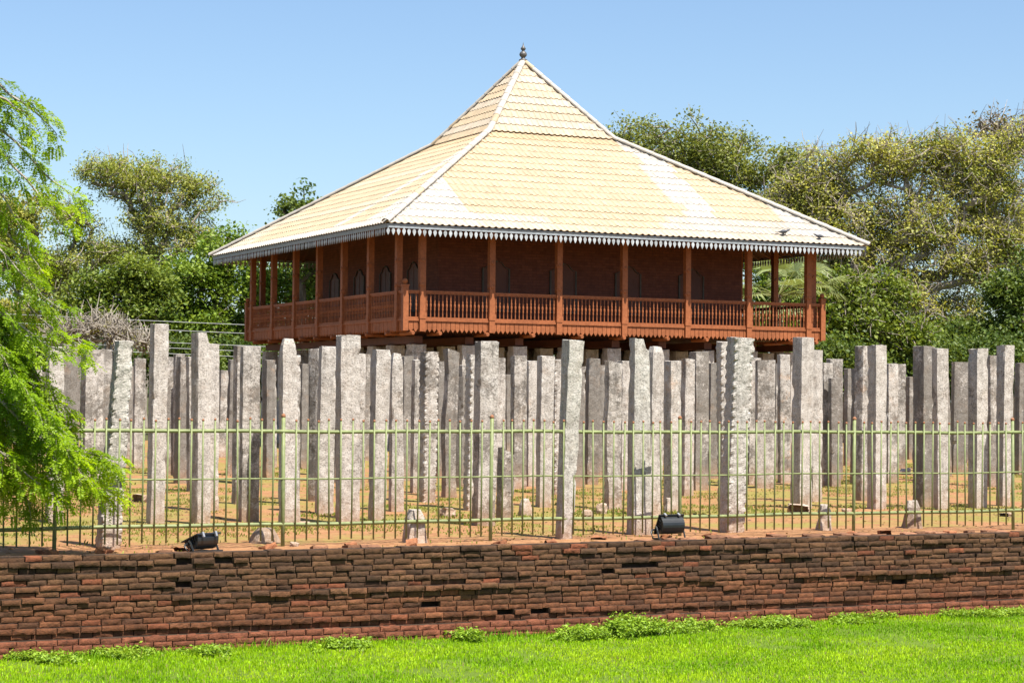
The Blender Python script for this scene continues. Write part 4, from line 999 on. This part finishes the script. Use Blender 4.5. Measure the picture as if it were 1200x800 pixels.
tree('dry_shrub', 'leafless grey-brown thicket above the pillars on the left', 'shrub', None, 66, 118,
     [(95, 388, 26, 14), (120, 384, 30, 15), (140, 392, 22, 12), (170, 402, 22, 10), (70, 392, 24, 12)], 230, 5, .2, .08, (.2, .19, .06), (.26, .24, .08), 11, 'twig', .06, fork_y=425, twigs=6, twig_len=.55, thin=.35, shell=.1, clump=0)
UG = 'bushes behind the pillars'
SHR = (('dark green bush behind the pillars at the far left', 30), ('bush behind the pillars under the dark green left tree', 215), ('leafy bush behind the left stilts of the pavilion', 300), ('bush in the gap just right of the pavilion stilts', 985), ('bush behind the twin front pillars on the right', 1045), ('bush behind the lichen-crusted pair on the right', 1110), ('bush behind the far right pillar pair', 1175))
for i, (lab, x) in enumerate(SHR):
    tree('bush', lab, 'bush', UG, 72+i % 3*2, x, [(x-26, 418, 30, 20), (x+20, 424, 34, 22), (x, 440, 44, 22), (x, 408, 26, 14)], 70, 110, .3, .14, *DK, 60+i, 'bark_dark', .08, fork_y=455, clump=0)
# far-off wood closing the view behind everything
r = np.random.default_rng(90); cen = []
for x in np.arange(-700, 1900, 9): 
    p = ray_pt(x, 467, r.uniform(120, 150)); cen += [p+np.array((r.normal(0, 2), r.normal(0, 2), z)) for z in r.uniform(.3, 5.0, 9)]
V, C = leaf_quads(r, np.array(cen), 14, .9, .55, (.035, .06, .016), (.09, .125, .03))
tag(link('far_wood', mesh('far_wood', V, quads(len(V)//4), C), MAT['leaf']), 'dark distant woodland closing the view low behind the trees', 'wood', kind='stuff')

# fan palms
def fan_palm(D, x, y, label, seed, n=16, R=1.0):
    r = np.random.default_rng(seed); head = ray_pt(x, y, D); base = head.copy(); base[2] = 0; root = empty('fan_palm', base); tag(root, label, 'palm')
    h = head[2]; m = MB(); zz = np.linspace(-.2, h, 14); m.tube(np.c_[.05*np.sin(zz), .03*np.cos(zz*1.3), zz], np.linspace(.2, .15, 14)+.015*(np.arange(14) % 2), 9); m.build('trunk', MAT['bark_dark'], root)
    for i in range(n):
        a = i*2.399+r.normal(0, .2); el = r.uniform(-.45, 1.25); d = np.array((math.cos(a)*math.cos(el), math.sin(a)*math.cos(el), math.sin(el)))
        L = R*r.uniform(.8, 1.1); hub = np.array((0, 0, h))+d*L; up = np.array((0, 0, 1.)); sd = np.cross(d, up); sd /= np.linalg.norm(sd)+1e-6; nn = np.cross(sd, d)
        f = MB(); f.tube([(0, 0, h-.05), np.array((0, 0, h))+d*L*.5, hub], [.03, .02, .014], 4, (.19, .20, .05))
        for q in np.linspace(-1.75, 1.75, 25):
            dd = d*math.cos(q)+sd*math.sin(q); ln = R*(.95-.12*abs(q))*r.uniform(.9, 1.1); wd = np.cross(dd, nn)*.03*R
            p1 = hub+dd*ln*.55+nn*.05; p2 = hub+dd*ln+nn*.02-up*ln*r.uniform(.1, .35); c = np.array((.20, .25, .10))*r.uniform(.7, 1.4)+np.array((.05, .03, .01))*r.random()
            f.add([hub, p1-wd, p1+wd, p2], [np.array([[0, 1, 2]]), np.array([[1, 3, 2]])], c)
        f.build('frond', MAT['leaf'], root)
fan_palm(66, 912, 345, 'fan palm seen through the right end of the veranda', 5, 18, 1.0)
fan_palm(68, 946, 338, 'fan palm with pale drooping fronds beside the right corner posts', 6, 14, .8)
fan_palm(80.5, 1192, 362, 'fan palm with hanging blades at the right edge below the bare tree', 7, 18, .8)

# weeds at the foot of the wall
def weed(u, v, w_, h, n, label, seed):
    r = np.random.default_rng(seed); m = MB(); P = []
    for i in range(n):
        b = np.array((r.normal(0, w_*.45), r.normal(0, .13), 0)); t = b+np.array((r.normal(0, .06), r.normal(0, .05)-.02, h*r.uniform(.4, 1.05)*math.exp(-(b[0]/w_)**2))); m.tube([b, (b+t)/2+r.normal(0, .012, 3), t], [.004, .003, .002], 4, (.14, .2, .04), False)
        for q in np.linspace(.25, 1, 6): P.append(b*(1-q)+t*q)
    V, C = leaf_quads(r, np.array(P), 7, .024, .028, (.14, .25, .015), (.32, .46, .04), up=1.0); k = m.n
    m.add(V, quads(len(V)//4)); m.C[-1] = C
    tag(m.build('weed_clump', MAT['blade'], None, (u, v, LAWN_Z)), label, 'weed', 'weed clumps along the wall')
for x, w_, h, n, dv, lab in ((735, .46, .17, 130, .22, 'largest weed clump, tall leafy one at the middle of the wall foot'), (668, .30, .10, 60, .3, 'low weed clump left of the largest one'),
    (905, .42, .09, 80, .15, 'long low weed clump along the wall on the right'), (985, .2, .06, 30, .2, 'sparse weed clump right of the long low one'), (545, .1, .11, 28, .08, 'small thin weed tuft against the wall left of centre'),
    (238, .2, .07, 34, .25, 'small weed clump in the grass below the left floodlight'), (395, .3, .07, 44, .2, 'flat weed clump at the wall foot left of centre'), (60, .25, .06, 34, .3, 'low weed patch in the grass at the far left'),
    (808, .2, .12, 30, .12, 'ragged weed clump just right of the largest one')):
    v_ = FWD + RIGHT*((x-600)/2412.6) + UP*((400-467)/2412.6); k = 17.9/v_.y; weed(v_.x*k, 17.9-dv, w_, h, n, lab, int(x))

r = np.random.default_rng(66); v = r.uniform(16.2, 17.95, 60000); P = np.c_[r.uniform(v*.19-1, v*.86+1), v]
w_ = fbm(np.c_[P, 0*P[:, :1]], 57, 1.1, 3)-.55*(17.9-P[:, 1])/1.7; P = P[w_ > .20]; P = np.c_[P, lawn_z(P[:, 0], P[:, 1])+.02+.05*r.random(len(P))**2]
V, C = leaf_quads(r, P, 4, .02, .026, (.11, .21, .012), (.33, .45, .04), up=1.0)
tag(link('ground_weeds', mesh('ground_weeds', V, quads(len(V)//4), C), MAT['blade']), 'low broad-leaved weeds mixed into the grass near the wall', 'weeds', kind='stuff')

# ------------------------------------------------------------------ feathery tree overhanging from the left
def feathery_tree():
    r = np.random.default_rng(12); base = ray_pt(-330, 467, 18.9); base[2] = 0
    root = empty('feathery_tree', base); tag(root, 'bright green feathery leaved tree drooping into view on the left', 'tree')
    fork = ray_pt(-330, 60, 18.8); trunk = MB(); zt = np.linspace(0, 1, 9)[:, None]; trunk.tube(zt*(fork-base)+np.c_[.16*np.sin(zt*3.14), .10*np.sin(zt*6.28), 0*zt], np.linspace(.17, .07, 9)+.012*np.sin(np.arange(9)*2.1), 12)
    B = [  # boughs: waypoints (x, y, depth) of the survey picture
        [(-330, 60, 15.6), (-120, 30, 15.8), (-20, 80, 16), (22, 118, 16), (52, 142, 16.0), (68, 156, 16)],
        [(-330, 110, 15.6), (-120, 70, 15.6), (0, 115, 15.7), (32, 135, 15.8), (48, 160, 15.8)],
        [(-330, 110, 15.6), (-110, 90, 16.4), (-10, 140, 16.6), (30, 180, 16.6), (70, 220, 16.6), (105, 245, 16.6)],
        [(-330, 160, 15.6), (-110, 130, 15.2), (-10, 165, 15.3), (24, 205, 15.4), (58, 240, 15.4), (85, 255, 15.4)],
        [(-330, 160, 15.6), (-100, 160, 16), (-30, 195, 16.1), (0, 225, 16.2), (25, 270, 16.2), (36, 310, 16.2)],
        [(-330, 220, 15.6), (-110, 190, 16.8), (-20, 245, 16.8), (14, 285, 16.8), (40, 305, 16.8), (52, 325, 16.8)],
        [(-330, 220, 15.6), (-110, 215, 15.0), (-20, 270, 15.0), (18, 310, 15.1), (50, 345, 15.2), (74, 362, 15.2)],
        [(-330, 220, 15.6), (-120, 240, 16.2), (-20, 300, 16.3), (22, 345, 16.4), (62, 388, 16.5), (108, 412, 16.5)],
        [(-330, 280, 15.6), (-120, 270, 15.4), (-30, 330, 15.4), (14, 375, 15.4), (50, 405, 15.5), (92, 415, 15.6)],
        [(-330, 280, 15.6), (-120, 300, 16.6), (-30, 360, 16.7), (16, 410, 16.8), (52, 455, 16.9), (88, 488, 16.9)],
        [(-330, 280, 15.6), (-120, 320, 15.1), (-30, 385, 15.1), (12, 430, 15.1), (48, 480, 15.1), (74, 520, 15.1), (100, 560, 15.1)],
        [(-330, 340, 15.6), (-120, 350, 16.1), (-30, 415, 16.2), (18, 465, 16.2), (60, 515, 16.2), (104, 542, 16.2), (142, 550, 16.2)],
        [(-330, 340, 15.6), (-120, 380, 15.6), (-30, 440, 15.6), (20, 490, 15.6), (70, 525, 15.6), (112, 532, 15.7), (140, 538, 15.7)],
        [(-330, 340, 15.6), (-130, 410, 16.6), (-40, 470, 16.6), (10, 510, 16.6), (52, 550, 16.6), (92, 570, 16.6), (140, 575, 16.6)],
        [(-330, 340, 15.6), (-130, 430, 15.2), (-40, 500, 15.2), (6, 535, 15.2), (40, 560, 15.3), (76, 585, 15.3)],
        [(-330, 340, 15.6), (-130, 450, 16), (-50, 520, 16), (-10, 550, 16), (20, 575, 16), (40, 592, 16)],
        [(-330, 280, 15.6), (-130, 340, 16.9), (-40, 420, 17), (0, 470, 17), (30, 520, 17), (46, 566, 17)],
        [(-330, 220, 15.6), (-130, 260, 16.9), (-40, 330, 17), (0, 380, 17), (28, 430, 17), (44, 470, 17)],
        [(-330, 160, 15.6), (-130, 200, 16.2), (-50, 260, 16.2), (-16, 320, 16.2), (4, 370, 16.2), (24, 420, 16.2)],
        [(-330, 340, 15.6), (-150, 400, 15.9), (-60, 455, 15.9), (-20, 500, 15.9), (0, 540, 15.9), (10, 580, 15.9)]]
    LV, LC = [], []
    def leaf(p, d, up, L, npair, colr):
        """one pinnate leaf: leaflets in pairs along a drooping stalk"""
        t = np.linspace(.12, 1, npair); sd = np.cross(d, up); sd /= np.linalg.norm(sd)+1e-9; nn = np.cross(sd, d)
        ax = p+d*(t*L)[:, None]-np.array((0, 0, 1))*(.28*L*t*t)[:, None]
        for sg in (-1, 1):
            ll = .039*(1-.35*np.abs(t-.45)*1.6)*r.uniform(.85, 1.15, npair); ldir = (sd*sg*.86+d*.42)[None]+nn*r.normal(.0, .25, npair)[:, None]
            ldir /= np.linalg.norm(ldir, axis=1)[:, None]; wv = np.cross(ldir, nn+r.normal(0, .35, (npair, 3))); wv /= np.linalg.norm(wv, axis=1)[:, None]+1e-9
            e = ax+ldir*ll[:, None]; mid = (ax*.5+e*.5); wv = wv*(.0085)
            LV.append(np.stack([ax, mid+wv, e, mid-wv], 1).reshape(-1, 3)); LC.append(np.repeat(colr*r.uniform(.8, 1.2, npair)[:, None], 4, 0))
    W3 = [np.array([ray_pt(a_, b_, 18.55+(c_-16)*.45) for a_, b_, c_ in way]) for way in B]
    rt_, fw_ = np.array(RIGHT), np.array((FWD.x, FWD.y, 0))
    for i in range(13):                                   # the rest of the crown, standing left of the view
        a_ = r.uniform(-1, 1); d = -rt_*r.uniform(.15, .9)+fw_*a_*.8+np.array((0, 0, r.uniform(.15, .9))); d /= np.linalg.norm(d); L = r.uniform(1.5, 2.3); s0 = fork-(fork-base)*r.uniform(0, .35)
        W3.append(np.array([s0, s0+d*L*.35, s0+d*L*.7-np.array((0, 0, .05)), s0+d*L-np.array((0, 0, .3)), s0+d*L*1.15-np.array((0, 0, .65))]))
    for bi, pts in enumerate(W3):
        if bi in (18,): continue

        tt = np.arange(len(pts)); ts = np.linspace(0, len(pts)-1, 90)
        def cr(k):                                        # smooth curve through the waypoints
            out_ = np.interp(ts, tt, pts[:, k]); ker = np.ones(13)/13; pad = np.r_[[out_[0]]*6, out_, [out_[-1]]*6]; return np.convolve(pad, ker, 'valid')
        cv = np.stack([cr(k) for k in range(3)], 1)
        cv += np.stack([np.interp(ts, np.linspace(0, ts[-1], 12), r.normal(0, .012, 12)) for _ in range(3)], 1)
        m = MB(); m.tube(cv-base, np.linspace(.022, .0022, 90), 5, cap=False); m.build('bough', MAT['bark_grey'], root)
        seg = np.linalg.norm(np.diff(cv, axis=0), axis=1); s_ = np.r_[0, np.cumsum(seg)]; total = s_[-1]
        q = total*(.26 if bi < len(B) else .3)
        tone = np.array((.21, .34, .012)) if bi % 3 else np.array((.14, .24, .014))
        tw = MB()
        while q < total:
            i = min(np.searchsorted(s_, q), 88); p = cv[i]; d = cv[i+1]-cv[i]; d /= np.linalg.norm(d)+1e-9
            side = np.cross(d, r.normal(0, 1, 3)); side /= np.linalg.norm(side); bd = d*r.uniform(.5, .95)+side*.62+np.array((0, 0, .1)); bd /= np.linalg.norm(bd)
            L = r.uniform(.12, .30)*(1.12-.55*q/total); end_f = q/total
            ks = max(3, int(L/.028)); tp = [p+bd*L*f-np.array((0, 0, 1))*(.42*L*f*f) for f in np.linspace(0, 1, ks+1)]
            tw.tube(np.array(tp)-base, np.linspace(.0028, .001, ks+1), 3, (1, 1, 1), False)
            fresh = np.clip((end_f-.74)*3.2, 0, 1)*r.uniform(.3, 1) if r.random() < .8 else .1
            colr = tone*(1-fresh)+np.array((.46, .60, .014))*fresh
            for k in range(1, ks+1):
                td = tp[k]-tp[k-1]; td /= np.linalg.norm(td); up = np.array((0, 0, 1))+r.normal(0, .35, 3)
                for sg in (-1, 1):
                    sd = np.cross(td, up); sd /= np.linalg.norm(sd); ld = td*.6+sd*sg*.8+np.array((0, 0, -.05)); ld /= np.linalg.norm(ld)
                    if r.random() < (.52 if bi > 7 else .42): leaf(tp[k], ld, up, r.uniform(.095, .145), 8, colr)
            leaf(tp[-1], td, np.array((0, 0, 1.)), .09, 11, colr)
            q += r.uniform(.02, .038)*(1.0 if len(B) > bi > 8 else (1.9 if bi < 9 else 3.0))
        tw.build('twig', MAT['bark_grey'], root)
    trunk.build('trunk', MAT['bark_grey'], root, None, True)
    V = np.concatenate(LV)-base; print('feathery leaflets', len(V)//4)
    link('leaf_sprays', mesh('leaf_sprays', V, quads(len(V)//4), np.concatenate(LC)), MAT['frond'], root)
feathery_tree()
